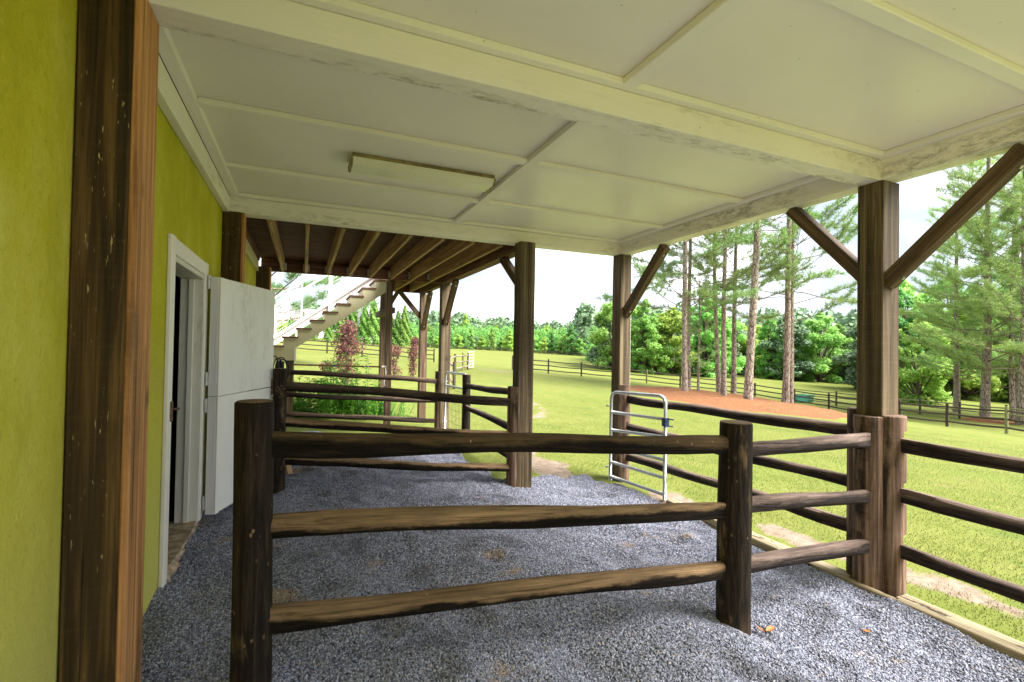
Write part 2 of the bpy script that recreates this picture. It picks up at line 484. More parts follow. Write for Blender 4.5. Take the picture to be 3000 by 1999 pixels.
def vnoise(x, y, s=1.0, seed=0):
    """cheap smooth value noise"""
    x = np.asarray(x, float) / s + seed * 13.7
    y = np.asarray(y, float) / s + seed * 7.3
    xi, yi = np.floor(x), np.floor(y)
    fx, fy = x - xi, y - yi
    fx, fy = fx * fx * (3 - 2 * fx), fy * fy * (3 - 2 * fy)

    def h(a, b):
        v = np.sin(a * 127.1 + b * 311.7 + seed * 17.0) * 43758.5453
        return v - np.floor(v)
    return (h(xi, yi) * (1 - fx) + h(xi + 1, yi) * fx) * (1 - fy) + (h(xi, yi + 1) * (1 - fx) + h(xi + 1, yi + 1) * fx) * fy


def sstep(v, a, b):
    t = np.clip((v - a) / (b - a), 0, 1)
    return t * t * (3 - 2 * t)


def gravel_mask(x, y):
    """1 inside the gravelled floor"""
    x = np.asarray(x, float)
    y = np.asarray(y, float)
    n = (vnoise(x, y, 0.35, 1) - 0.5) * 0.25 + (vnoise(x, y, 0.12, 2) - 0.5) * 0.1
    xr = np.where(y < 5.05, 3.54, 2.2 + n)
    xr = np.where((y >= 4.9), np.where(y < 5.35 + n * 2, 3.4, 2.15 + n), 3.54)
    yend = 8.3 + n
    a = sstep(xr - x, -0.06, 0.06)
    bq = sstep(yend - y, -0.1, 0.1)
    return a * bq


def seg_dist(x, y, pts):
    d = np.full(np.shape(x), 1e9)
    for (x0, y0), (x1, y1) in zip(pts[:-1], pts[1:]):
        dx, dy = x1 - x0, y1 - y0
        t = np.clip(((x - x0) * dx + (y - y0) * dy) / (dx * dx + dy * dy), 0, 1)
        d = np.minimum(d, np.hypot(x - x0 - t * dx, y - y0 - t * dy))
    return d


MULCH = [(18.6, 25.2), (15.8, 18.2), (16.2, 15.0), (18.4, 13.2), (22.6, 13.4), (27.0, 16.4), (29.2, 19.8), (30.2, 23.5), (28.6, 26.6), (24.5, 27.4), (21.0, 27.0)]


def mulch_d(x, y):
    """below 1 inside the straw bed, above 1 outside; metres from the edge divided by 5"""
    x = np.asarray(x, float)
    y = np.asarray(y, float)
    inside = np.zeros(np.shape(x), bool)
    pts = MULCH + [MULCH[0]]
    for (x0, y0), (x1, y1) in zip(pts[:-1], pts[1:]):
        c = ((y0 > y) != (y1 > y)) & (x < (x1 - x0) * (y - y0) / (y1 - y0 + 1e-12) + x0)
        inside ^= c
    d = seg_dist(x, y, pts)
    return 1 + np.where(inside, -d, d) / 5.0 + (vnoise(x, y, 1.2, 5) - 0.5) * 0.22 + (vnoise(x, y, 0.4, 15) - 0.5) * 0.1


def dirt_mask(x, y):
    x = np.asarray(x, float)
    y = np.asarray(y, float)
    n = (vnoise(x, y, 0.5, 3) - 0.5) * 0.5 + (vnoise(x, y, 0.17, 4) - 0.5) * 0.35
    d1 = seg_dist(x, y, [(2.85, 5.0), (3.05, 5.7), (3.1, 6.3), (3.35, 7.2)])
    a = 0.9 * (1 - sstep(d1 + n * 0.7, 0.05, 0.32))
    d2 = seg_dist(x, y, [(3.75, 4.4), (3.8, 4.0), (4.0, 3.3), (4.2, 2.2), (4.25, 1.2), (4.3, -4)])
    b = 0.85 * (1 - sstep(d2 + n * 0.7, 0.02, 0.26))
    d3 = seg_dist(x, y, [(4.9, 10.0), (6.4, 12.7), (7.2, 15.0)])
    c = (1 - sstep(d3 + n * 0.8, 0.0, 0.22)) * 0.6
    d4 = np.hypot((x - 12.2) / 1.6, (y - 31.0) / 2.4)
    d = (1 - sstep(d4 + n * 0.5, 0.5, 1.2)) * 0.5
    d5 = np.hypot((x - 5.6) / 0.5, (y - 15.0) / 0.9)
    e = (1 - sstep(d5 + n * 0.8, 0.3, 1.0)) * 0.5
    return np.clip(np.maximum.reduce([a, b * 0.95, c, d, e]), 0, 1)


# ------------------------------------------------------------------ mesh helpers
def link(o, parent=None):
    COL.objects.link(o)
    if parent is not None:
        o.parent = parent
    return o


def mesh_np(name, V, F, mat=None, smooth=False):
    me = bpy.data.meshes.new(name)
    if isinstance(F, np.ndarray):
        V = np.ascontiguousarray(V, dtype=np.float32)
        nf, k = F.shape
        me.vertices.add(len(V))
        me.vertices.foreach_set('co', V.ravel())
        me.loops.add(nf * k)
        me.loops.foreach_set('vertex_index', np.ascontiguousarray(F, dtype=np.int32).ravel())
        me.polygons.add(nf)
        me.polygons.foreach_set('loop_start', np.arange(0, nf * k, k, dtype=np.int32))
        me.update(calc_edges=True)
    else:
        me.from_pydata([tuple(v) for v in V], [], F)
        me.update()
    if mat is not None:
        me.materials.append(mat)
    if smooth:
        me.polygons.foreach_set('use_smooth', np.ones(len(me.polygons), dtype=bool))
    return me


def obj(name, me, parent=None, loc=None, rot=None, kind=None):
    o = bpy.data.objects.new(name, me)
    if loc is not None:
        o.location = loc
    if rot is not None:
        o.rotation_mode = 'QUATERNION'
        o.rotation_quaternion = rot
    if kind:
        o['kind'] = kind
    return link(o, parent)


def thing(name, label, cat, loc=(0, 0, 0), group=None):
    o = bpy.data.objects.new(name, None)
    o.empty_display_size = 0.1
    o['label'] = label
    o['category'] = cat
    if group:
        o['group'] = group
    # children are given in world coordinates: keep the empty's offset out of them
    o.location = loc
    o.matrix_parent_inverse = Matrix.Identity(4)
    link(o)
    return o


def tag(o, label, cat, group=None):
    o['label'] = label
    o['category'] = cat
    if group:
        o['group'] = group
    return o


def place(o, parent, co):
    """parent keeps its own location; child location given in world space"""
    o.parent = parent
    p = Vector(parent.location) if parent is not None else Vector((0, 0, 0))
    q = parent
    while q is not None and q.parent is not None:
        q = q.parent
        p += Vector(q.location)
    o.location = Vector(co) - p


_box_cache = {}


def box_mesh(w, d, l, mat, bev=0.004):
    """box w (x) by d (y), length l along +z from 0, with softened long edges"""
    key = (round(w, 4), round(d, 4), round(l, 4), mat.name, bev)
    if key in _box_cache:
        return _box_cache[key]
    a, b2 = w / 2, d / 2
    e = min(bev, a * 0.4, b2 * 0.4)
    prof = [(-a + e, -b2), (a - e, -b2), (a, -b2 + e), (a, b2 - e), (a - e, b2), (-a + e, b2), (-a, b2 - e), (-a, -b2 + e)]
    V = [(x, y, 0) for x, y in prof] + [(x, y, l) for x, y in prof]
    F = [(i, (i + 1) % 8, 8 + (i + 1) % 8, 8 + i) for i in range(8)]
    F += [tuple(reversed(range(8))), tuple(range(8, 16))]
    me = mesh_np('box', V, F, mat)
    _box_cache[key] = me
    return me


def frame_quat(p0, p1, up=(0, 0, 1)):
    """rotation whose local Z runs p0->p1 and local Y is as close to up as possible"""
    z = (Vector(p1) - Vector(p0)).normalized()
    u = Vector(up)
    if abs(z.dot(u)) > 0.98:
        u = Vector((0, 1, 0))
    x = u.cross(z).normalized()
    y = z.cross(x)
    return Matrix((x, y, z)).transposed().to_quaternion()


def timber(name, p0, p1, w, h, mat, parent, up=(0, 0, 1), bev=0.004):
    """squared timber from p0 to p1; w across, h in the 'up' sense; p0/p1 on the axis"""
    l = (Vector(p1) - Vector(p0)).length
    o = bpy.data.objects.new(name, box_mesh(w, h, l, mat, bev))
    COL.objects.link(o)
    o.rotation_mode = 'QUATERNION'
    o.rotation_quaternion = frame_quat(p0, p1, up)
    place(o, parent, p0) if parent is not None else setattr(o, 'location', Vector(p0))
    return o


def aabox(name, lo, hi, mat, parent, axis=None, bev=0.004):
    """axis-aligned box as a timber along its longest (or given) axis"""
    lo, hi = Vector(lo), Vector(hi)
    s = hi - lo
    c = (lo + hi) / 2
    ax = axis if axis is not None else max(range(3), key=lambda i: s[i])
    p0, p1 = c.copy(), c.copy()
    p0[ax], p1[ax] = lo[ax], hi[ax]
    if ax == 2:
        q_up = (0, 1, 0)
        w, h = s.x, s.y
    elif ax == 0:
        q_up = (0, 0, 1)
        w, h = s.y, s.z
    else:
        q_up = (0, 0, 1)
        w, h = s.x, s.z
    return timber(name, p0, p1, w, h, mat, parent, up=q_up, bev=bev)


def log_mesh(l, r, mat, seed=0, sides=16, segs=14, tenon=(True, True), wob=0.006, tl=0.16, flat=0.45):
    """round rail along +z, slightly crooked, its ends cut down to flat tenons"""
    rg = np.random.default_rng(seed + 100)
    zs = list(np.linspace(0, l, segs))
    if tenon[0]:
        zs += [tl * 0.25, tl, tl * 1.6]
    if tenon[1]:
        zs += [l - tl * 0.25, l - tl, l - tl * 1.6]
    zs = np.array(sorted(set(np.round(zs, 4))))
    ph = rg.uniform(0, 6.28, 6)
    V = []
    ang = np.arange(sides) * 2 * np.pi / sides
    for z in zs:
        cx = wob * 2.2 * math.sin(z / l * 3.1 + ph[0]) + wob * math.sin(z * 5 + ph[1])
        cy = wob * 2.2 * math.sin(z / l * 3.1 + ph[2]) + wob * math.sin(z * 4.3 + ph[3])
        rr = r * (1 + 0.06 * math.sin(z * 2.7 + ph[4]) + 0.035 * math.sin(z * 7 + ph[5]) + rg.normal() * 0.012)
        x = np.cos(ang) * rr * (1 + 0.03 * np.sin(ang * 3 + ph[4])) + cx
        y = np.sin(ang) * rr + cy
        e = 1.0
        if tenon[0] and z < tl * 1.6:
            e = flat + (1 - flat) * sstep(z, 0.25 * tl, 1.6 * tl)
        if tenon[1] and l - z < tl * 1.6:
            e = min(e, flat + (1 - flat) * sstep(l - z, 0.25 * tl, 1.6 * tl))
        x = np.clip(x, -rr * e, rr * e)
        V += [(a, b, z) for a, b in zip(x, y)]
    F = []
    n = len(zs)
    for i in range(n - 1):
        for j in range(sides):
            a, b = i * sides + j, i * sides + (j + 1) % sides
            F.append((a, b, b + sides, a + sides))
    F.append(tuple(reversed(range(sides))))
    F.append(tuple(range((n - 1) * sides, n * sides)))
    me = mesh_np('log', V, F, mat, smooth=True)
    me.set_sharp_from_angle(angle=0.7)
    return me


_seed = [0]


def log(name, p0, p1, r, mat, parent, tenon=(True, True), **kw):
    _seed[0] += 1
    l = (Vector(p1) - Vector(p0)).length
    o = bpy.data.objects.new(name, log_mesh(l, r, mat, _seed[0], tenon=tenon, **kw))
    COL.objects.link(o)
    o.rotation_mode = 'QUATERNION'
    o.rotation_quaternion = frame_quat(p0, p1)
    place(o, parent, p0) if parent is not None else setattr(o, 'location', Vector(p0))
    return o


def round_post(name, x, y, z0, z1, r, mat, parent):
    """upright round post with a slightly bevelled sawn top"""
    rg = np.random.default_rng(int(abs(x * 100 + y * 37)) + 5)
    sides, zs = 24, list(np.linspace(0, z1 - z0 - 0.005, 12)) + [z1 - z0]
    ph = rg.uniform(0, 6.28, 4)
    ang = np.arange(sides) * 2 * np.pi / sides
    V = []
    for i, z in enumerate(zs):
        rr = r * (1 + 0.06 * (1 - z / (z1 - z0)) + 0.015 * math.sin(z * 6 + ph[0]))
        if i == len(zs) - 1:
            rr -= 0.004
        w = 1 + 0.02 * np.sin(ang * 2 + ph[1]) + 0.012 * np.sin(ang * 5 + ph[2] + z * 2)
        V += [(a * rr + 0.006 * math.sin(z * 2 + ph[3]), b * rr, z) for a, b in zip(np.cos(ang) * w, np.sin(ang) * w)]
    F = []
    for i in range(len(zs) - 1):
        for j in range(sides):
            a, b = i * sides + j, i * sides + (j + 1) % sides
            F.append((a, b, b + sides, a + sides))
    F.append(tuple(range((len(zs) - 1) * sides, len(zs) * sides)))
    me = mesh_np('round_post', V, F, mat, smooth=True)
    me.set_sharp_from_angle(angle=0.5)
    o = bpy.data.objects.new(name, me)
    COL.objects.link(o)
    place(o, parent, (x, y, z0)) if parent is not None else setattr(o, 'location', (x, y, z0))
    if parent is not None:
        n = 20
        rr = r - 0.006
        V = [(math.cos(k * 2 * math.pi / n) * rr, math.sin(k * 2 * math.pi / n) * rr, q) for q in (-0.004, 0.003) for k in range(n)]
        F = [(k, (k + 1) % n, n + (k + 1) % n, n + k) for k in range(n)] + [tuple(range(n, 2 * n))]
        e = bpy.data.objects.new('sawn_end', mesh_np('sawn_end', V, F, m_endgrain))
        COL.objects.link(e)
        e.parent = o
        e.location = (0.006 * math.sin((z1 - z0) * 2 + ph[3]), 0, z1 - z0)
    return o


def half_post(name, x, y, ang0, r, z0, z1, slots, slot_side, mat, parent):
    """half-round post, flat back on (x,y) bulging towards ang0; slots = [(lo,hi)] cut into the slot_side (-1/1) half"""
    n = 14
    a = np.linspace(-math.pi / 2, math.pi / 2, n)
    prof = np.stack([np.cos(a) * r * 0.95, np.sin(a) * r], 1)
    cut = prof.copy()
    for i in range(n):
        if prof[i, 1] * slot_side > r * 0.05:
            cut[i] = (min(prof[i, 0], r * 0.28), prof[i, 1])
    zs = [(0, prof)]
    for lo, hi in sorted(slots):
        zs += [(lo - z0, prof), (lo - z0 + 0.002, cut), (hi - z0 - 0.002, cut), (hi - z0, prof)]
    zs += [(z1 - z0 - 0.006, prof), (z1 - z0, prof * 0.96)]
    ca, sa = math.cos(ang0), math.sin(ang0)
    V, F = [], []
    for z, pr in zs:
        V += [(p[0] * ca - p[1] * sa, p[0] * sa + p[1] * ca, z) for p in pr]
    for i in range(len(zs) - 1):
        for j in range(n - 1):
            k = i * n + j
            F.append((k, k + 1, k + 1 + n, k + n))
        F.append((i * n + n - 1, i * n, (i + 1) * n, (i + 1) * n + n - 1))
    F.append(tuple(range((len(zs) - 1) * n, len(zs) * n)))
    o = bpy.data.objects.new(name, mesh_np('half_post', V, F, mat))
    COL.objects.link(o)
    place(o, parent, (x, y, z0))
    return o


def tube_np(path, radii, sides=8, cap=True):
    """swept tube: returns V, F (quads as list)"""
    P = np.asarray(path, float)
    n = len(P)
    T = np.gradient(P, axis=0)
    T /= np.linalg.norm(T, axis=1)[:, None] + 1e-9
    ref = np.array([0, 0, 1.0]) if abs(T[0, 2]) < 0.9 else np.array([1.0, 0, 0])
    V = []
    ang = np.arange(sides) * 2 * np.pi / sides
    for i in range(n):
        a = np.cross(T[i], ref)
        a /= np.linalg.norm(a) + 1e-9
        b = np.cross(T[i], a)
        V.append(P[i] + (np.cos(ang)[:, None] * a + np.sin(ang)[:, None] * b) * radii[i])
    V = np.concatenate(V)
    i, j = np.meshgrid(np.arange(n - 1), np.arange(sides), indexing='ij')
    a = i * sides + j
    b = i * sides + (j + 1) % sides
    F = np.stack([a, b, b + sides, a + sides], -1).reshape(-1, 4)
    return V, F


def tube(name, path, r, mat, parent, sides=10):
    rad = np.full(len(path), r) if np.isscalar(r) else r
    V, F = tube_np(path, rad, sides)
    c = Vector(path[0])
    V = V - np.array(c)
    Fl = [tuple(q) for q in F]
    Fl.append(tuple(range(sides)))
    Fl.append(tuple(reversed(range(len(V) - sides, len(V)))))
    me = mesh_np(name, V, Fl, mat, smooth=True)
    o = bpy.data.objects.new(name, me)
    COL.objects.link(o)
    place(o, parent, c) if parent is not None else setattr(o, 'location', c)
    return o


def smooth_path(pts, n=8):
    P = [np.array(p, float) for p in pts]
    P = [2 * P[0] - P[1]] + P + [2 * P[-1] - P[-2]]
    out = []
    for i in range(1, len(P) - 2):
        for t in np.linspace(0, 1, n, endpoint=False):
            a, b, c, d = P[i - 1], P[i], P[i + 1], P[i + 2]
            out.append(0.5 * (2 * b + (c - a) * t + (2 * a - 5 * b + 4 * c - d) * t * t + (3 * b - a - 3 * c + d) * t ** 3))
    out.append(P[-2])
    return np.array(out)


def copy_tree(o, parent=None):
    c = o.copy()
    COL.objects.link(c)
    c.parent = parent
    for ch in list(o.children):
        copy_tree(ch, c)
    return c


ORD = ['first', 'second', 'third', 'fourth', 'fifth', 'sixth', 'seventh', 'eighth', 'ninth', 'tenth', 'eleventh', 'twelfth', 'thirteenth',
       'fourteenth', 'fifteenth', 'sixteenth', 'seventeenth', 'eighteenth', 'nineteenth', 'twentieth', 'twenty-first', 'twenty-second',
       'twenty-third', 'twenty-fourth', 'twenty-fifth', 'twenty-sixth', 'twenty-seventh', 'twenty-eighth', 'twenty-ninth', 'thirtieth',
       'thirty-first', 'thirty-second', 'thirty-third', 'thirty-fourth', 'thirty-fifth', 'thirty-sixth', 'thirty-seventh', 'thirty-eighth']


# ------------------------------------------------------------------ ground, gravel
def axis_vals(lo, a, b, hi, step, grow=1.09):
    v = list(np.arange(a, b + 1e-6, step))
    s, x = step, b
    while x < hi:
        s = min(s * grow, 40)
        x += s
        v.append(x)
    s, x = step, a
    w = []
    while x > lo:
        s = min(s * grow, 40)
        x -= s
        w.append(x)
    return np.array(w[::-1] + v)


def grid_mesh(name, xs, ys, zf, mat, attrs=None):
    X, Y = np.meshgrid(xs, ys, indexing='ij')
    Z = zf(X, Y)
    V = np.stack([X, Y, Z], -1).reshape(-1, 3)
    nx, ny = len(xs), len(ys)
    i, j = np.meshgrid(np.arange(nx - 1), np.arange(ny - 1), indexing='ij')
    a = i * ny + j
    F = np.stack([a, a + ny, a + ny + 1, a + 1], -1).reshape(-1, 4)
    me = mesh_np(name, V, F, mat, smooth=True)
    for k, fn in (attrs or {}).items():
        at = me.attributes.new(k, 'FLOAT', 'POINT')
        at.data.foreach_set('value', np.ascontiguousarray(fn(X, Y), dtype=np.float32).ravel())
    return me


def ground_mat():
    m, nt, b = new_mat('pasture_grass')
    N = NT(nt)
    v = N.coord(rand=False)
    fine = N.noise(v, 26, 6, 0.7)
    tuft = N.noise(v, 3.2, 6, 0.65)
    big = N.noise(v, 0.22, 5, 0.6)
    stripe = N.noise(N.coord(scale=(1.0, 0.25, 1), rand=False), 0.5, 3, 0.5)
    c = N.ramp(tuft, [(0.28, (0.095, 0.121, 0.020)), (0.5, (0.126, 0.146, 0.030)), (0.74, (0.157, 0.166, 0.045))])
    c = N.mix(N.math('MULTIPLY', N.fac(big, 0.42, 0.66), 0.5), c, (0.154, 0.163, 0.041))
    c = N.mix(N.math('MULTIPLY', N.fac(stripe, 0.5, 0.68), 0.35), c, (0.091, 0.132, 0.022))
    c = N.mix(N.math('MULTIPLY', N.fac(fine, 0.55, 0.78), 0.35), c, (0.177, 0.172, 0.071))
    c = N.mix(N.math('MULTIPLY', N.math('SUBTRACT', 1.0, N.fac(fine, 0.25, 0.45)), 0.3), c, (0.064, 0.093, 0.013))
    wd = N.noise(v, 1.3, 6, 0.7)
    c = N.mix(N.math('MULTIPLY', N.fac(wd, 0.56, 0.66), 0.45), c, (0.064, 0.105, 0.018))
    c = N.mix(N.math('MULTIPLY', N.math('SUBTRACT', 1.0, N.fac(wd, 0.30, 0.40)), 0.5), c, (0.179, 0.155, 0.065))
    soil = N.ramp(N.noise(v, 9, 6, 0.7), [(0.3, (0.128, 0.092, 0.064)), (0.52, (0.208, 0.160, 0.120)), (0.72, (0.264, 0.220, 0.176))])
    at = N.n('ShaderNodeAttribute', attribute_name='dirt')
    k = N.fac(N.math('ADD', at.outputs['Fac'], N.math('MULTIPLY', N.math('SUBTRACT', N.noise(v, 8, 5, 0.7), 0.5), 0.7)), 0.36, 0.66)
    c = N.mix(k, c, soil)
    N.link(c, b.inputs['Base Color'])
    b.inputs['Roughness'].default_value = 0.9
    b.inputs['Specular IOR Level'].default_value = 0.1
    N.bump(N.math('ADD', fine, N.math('MULTIPLY', tuft, 0.5)), 0.5, 0.02, b)
    return m


m_ground = ground_mat()


def ground_z(X, Y):
    far = np.hypot(X, Y)
    und = (vnoise(X, Y, 2.3, 8) - 0.5) * 0.07 + (vnoise(X, Y, 9, 9) - 0.5) * 0.16 * sstep(far, 8, 25)
    und = und * sstep(np.maximum(X - 3.7, Y - 8.3), 0.0, 1.5)
    return gz(X, Y) - 0.02 + und - 0.09 * gravel_mask(X, Y)


ground = obj('ground', grid_mesh('ground', axis_vals(-300, -2, 13, 620, 0.14), axis_vals(-60, -3, 19, 900, 0.14), ground_z, m_ground,
                                 {'dirt': dirt_mask}), kind='structure')


def gravel_mat(stone=False):
    m, nt, b = new_mat('gravel_stone' if stone else 'gravel_bed')
    N = NT(nt)
    tc = N.n('ShaderNodeTexCoord')
    geo = N.n('ShaderNodeNewGeometry')
    pos = geo.outputs['Position']
    patch = N.noise(pos, 1.7, 5, 0.65)
    if stone:
        oi = N.n('ShaderNodeObjectInfo')
        c = N.ramp(oi.outputs['Random'], [(0.0, (0.11, 0.116, 0.155)), (0.35, (0.205, 0.214, 0.282)), (0.7, (0.32, 0.334, 0.425)), (0.97, (0.47, 0.49, 0.60)), (1.0, (0.40, 0.30, 0.21))])
    else:
        vor = N.n('ShaderNodeTexVoronoi')
        vor.inputs['Scale'].default_value = 60
        N.link(pos, vor.inputs['Vector'])
        c = N.ramp(vor.outputs['Color'], [(0.1, (0.06, 0.062, 0.082)), (0.5, (0.15, 0.156, 0.20)), (0.9, (0.31, 0.32, 0.39))])
        N.bump(N.math('SUBTRACT', 1.0, vor.outputs['Distance']), 1.0, 0.02, b)
    c = N.mix(N.math('MULTIPLY', N.fac(patch, 0.61, 0.70), 0.65), c, (0.42, 0.30, 0.19))
    c = N.mix(N.math('MULTIPLY', N.math('SUBTRACT', 1.0, N.fac(N.noise(pos, 2.6, 4, 0.6), 0.34, 0.46)), 0.45), c, (0.06, 0.06, 0.065))
    N.link(c, b.inputs['Base Color'])
    b.inputs['Roughness'].default_value = 0.6
    b.inputs['Specular IOR Level'].default_value = 0.4
    return m


m_gravel = gravel_mat(False)
m_gstone = gravel_mat(True)


_hr = np.random.default_rng(41)
HOOF = [(_hr.uniform(-0.4, 3.4), _hr.uniform(0.8, 7.5), _hr.uniform(0.05, 0.10), _hr.uniform(0.012, 0.03)) for _ in range(150)]


def floor_z(X, Y):
    xl = np.minimum(X, 3.61)
    und = (vnoise(X, Y, 0.55, 11) - 0.5) * 0.07 + (vnoise(X, Y, 0.22, 12) - 0.5) * 0.04 + (vnoise(X, Y, 1.6, 13) - 0.5) * 0.03
    if np.size(X) > 50:
        for hx_, hy_, hr_, hd_ in HOOF:
            q = np.hypot(X - hx_, Y - hy_) / hr_
            und = und - hd_ * np.exp(-q * q) + 0.35 * hd_ * np.exp(-(q - 1.7) ** 2 * 3)
    return 0.235 - 0.065 * xl - 0.012 + und - 0.14 * (1 - gravel_mask(X, Y))


def stone_density(X, Y):
    d = np.hypot(X, Y)
    return gravel_mask(X, Y) * np.clip(2.4 / np.maximum(d, 1.0), 0.28, 1.25) * (Y > 0.2)


gx, gy = np.arange(-0.72, 3.6, 0.035), np.arange(-1.5, 8.7, 0.035)
gravel = obj('gravel_floor', grid_mesh('gravel_floor', gx, gy, floor_z, m_gravel), kind='structure')


def scatter(name, surf_mesh, density, attr, prim, mat, smin, smax, rot_lo, rot_hi, seed, label=None, cat=None):
    """one 'stuff' object: small pieces spread over a surface with geometry nodes"""
    ng = bpy.data.node_groups.new(name, 'GeometryNodeTree')
    ng.interface.new_socket('Geometry', in_out='INPUT', socket_type='NodeSocketGeometry')
    ng.interface.new_socket('Geometry', in_out='OUTPUT', socket_type='NodeSocketGeometry')
    n, l = ng.nodes, ng.links
    gi, go = n.new('NodeGroupInput'), n.new('NodeGroupOutput')
    dp = n.new('GeometryNodeDistributePointsOnFaces')
    dp.inputs['Seed'].default_value = seed
    na = n.new('GeometryNodeInputNamedAttribute')
    na.data_type = 'FLOAT'
    na.inputs['Name'].default_value = attr
    mu = n.new('ShaderNodeMath')
    mu.operation = 'MULTIPLY'
    mu.inputs[1].default_value = density
    l.new(na.outputs['Attribute'], mu.inputs[0])
    l.new(mu.outputs[0], dp.inputs['Density'])
    l.new(gi.outputs[0], dp.inputs['Mesh'])
    if prim == 'stone':
        pr = n.new('GeometryNodeMeshIcoSphere')
        pr.inputs['Radius'].default_value = 1.0
        pr.inputs['Subdivisions'].default_value = 1
    else:
        pr = n.new('GeometryNodeMeshCone')
        pr.inputs['Vertices'].default_value = 3
        pr.inputs['Radius Top'].default_value = 0.0
        pr.inputs['Radius Bottom'].default_value = 1.0
        pr.inputs['Depth'].default_value = 1.0
    sm = n.new('GeometryNodeSetMaterial')
    sm.inputs['Material'].default_value = mat
    l.new(pr.outputs['Mesh'], sm.inputs['Geometry'])
    io = n.new('GeometryNodeInstanceOnPoints')
    l.new(dp.outputs['Points'], io.inputs['Points'])
    l.new(sm.outputs['Geometry'], io.inputs['Instance'])
    rr = n.new('FunctionNodeRandomValue')
    rr.data_type = 'FLOAT_VECTOR'
    rr.inputs['Min'].default_value = rot_lo
    rr.inputs['Max'].default_value = rot_hi
    l.new(rr.outputs['Value'], io.inputs['Rotation'])
    rs = n.new('FunctionNodeRandomValue')
    rs.data_type = 'FLOAT_VECTOR'
    rs.inputs['Min'].default_value = smin
    rs.inputs['Max'].default_value = smax
    rs.inputs['Seed'].default_value = 3
    l.new(rs.outputs['Value'], io.inputs['Scale'])
    l.new(io.outputs['Instances'], go.inputs[0])
    o = obj(name, surf_mesh, kind='stuff')
    md = o.modifiers.new('scatter', 'NODES')
    md.node_group = ng
    if label:
        tag(o, label, cat)
    return o


scatter('gravel_stones', grid_mesh('gravel_stones', gx, gy, lambda X, Y: floor_z(X, Y) + 0.003, m_gstone, {'dens': stone_density}), 17000, 'dens', 'stone', m_gstone,
        (0.004, 0.003, 0.002), (0.0105, 0.0072, 0.0045), (-1.0, -1.0, 0), (1.0, 1.0, 6.28), 4,
        'loose blue-grey crushed stone covering the porch floor', 'gravel')


def blade_mat():
    m, nt, b = new_mat('grass_blades')
    N = NT(nt)
    oi = N.n('ShaderNodeObjectInfo')
    geo = N.n('ShaderNodeNewGeometry')
    c = N.ramp(oi.outputs['Random'], [(0.0, (0.108, 0.160, 0.023)), (0.45, (0.158, 0.196, 0.038)), (0.8, (0.201, 0.221, 0.052)), (1.0, (0.254, 0.237, 0.107))])
    p = N.noise(geo.outputs['Position'], 0.9, 4, 0.6)
    c = N.mix(N.math('MULTIPLY', N.fac(p, 0.4, 0.65), 0.5), c, (0.092, 0.147, 0.025))
    N.link(c, b.inputs['Base Color'])
    b.inputs['Roughness'].default_value = 0.6
    b.inputs['Specular IOR Level'].default_value = 0.2
    tr = N.n('ShaderNodeBsdfTranslucent')
    N.link(c, tr.inputs['Color'])
    ms = N.n('ShaderNodeMixShader')
    ms.inputs['Fac'].default_value = 0.35
    N.link(b.outputs['BSDF'], ms.inputs[1])
    N.link(tr.outputs['BSDF'], ms.inputs[2])
    N.link(ms.outputs['Shader'], nt.nodes['Material Output'].inputs['Surface'])
    return m


m_blade = blade_mat()


def blade_density(X, Y):
    d = np.hypot(X, Y)
    out = sstep(np.maximum(X - 3.78, np.where(X > 2.2, Y - 5.4, Y - 8.5)), -0.03, 0.05)
    return out * (1 - sstep(dirt_mask(X, Y), 0.25, 0.6)) * np.clip((4.0 / np.maximum(d, 2.0)) ** 1.3, 0, 1.0) * sstep(24 - d, 0, 8) * (1 - gravel_mask(X, Y)) * (0.45 + 0.9 * vnoise(X, Y, 0.4, 21)) * (mulch_d(X, Y) > 1)


bx_, by_ = np.arange(-1.5, 19, 0.16), np.arange(-0.5, 19, 0.16)
scatter('grass_blades', grid_mesh('grass_blades', bx_, by_, lambda X, Y: ground_z(X, Y) + 0.012, m_blade, {'dens': blade_density}), 3600, 'dens', 'blade', m_blade,
        (0.0016, 0.0016, 0.007), (0.0030, 0.0030, 0.024), (-0.65, -0.65, 0), (0.65, 0.65, 6.28), 9,
        'short yellow-green grass of the paddock beside the porch', 'grass')


def straw_mat():
    m, nt, b = new_mat('pine_straw')
    N = NT(nt)
    v = N.coord(rand=False)
    n = N.noise(v, 14, 7, 0.72)
    c = N.ramp(n, [(0.34, (0.085, 0.034, 0.014)), (0.5, (0.19, 0.083, 0.038)), (0.66, (0.30, 0.145, 0.072))])
    c = N.mix(N.math('MULTIPLY', N.fac(N.noise(v, 1.1, 5, 0.6), 0.55, 0.72), 0.5), c, (0.19, 0.15, 0.06))
    N.link(c, b.inputs['Base Color'])
    b.inputs['Roughness'].default_value = 0.9
    b.inputs['Specular IOR Level'].default_value = 0.1
    N.bump(n, 0.8, 0.06, b)
    return m


m_straw = straw_mat()


def straw_z(X, Y):
    d = mulch_d(X, Y)
    return ground_z(X, Y) + 0.22 * (1 - sstep(d, 0.4, 1.05)) - 0.12 * sstep(d, 0.97, 1.15) + 0.02 + (vnoise(X, Y, 0.5, 31) - 0.5) * 0.06


obj('pine_straw_bed', grid_mesh('pine_straw_bed', np.arange(9, 38, 0.22), np.arange(6, 36, 0.22), straw_z, m_straw), kind='structure')


def straw2_z(X, Y):
    d = np.hypot((X - 39.6) / 2.4, (Y - 16.0) / 1.6) + (vnoise(X, Y, 1.4, 6) - 0.5) * 0.2
    return ground_z(X, Y) + 0.08 * (1 - sstep(d, 0.6, 1.05)) - 0.10 * sstep(d, 0.97, 1.2) + 0.02 + (vnoise(X, Y, 0.5, 32) - 0.5) * 0.05


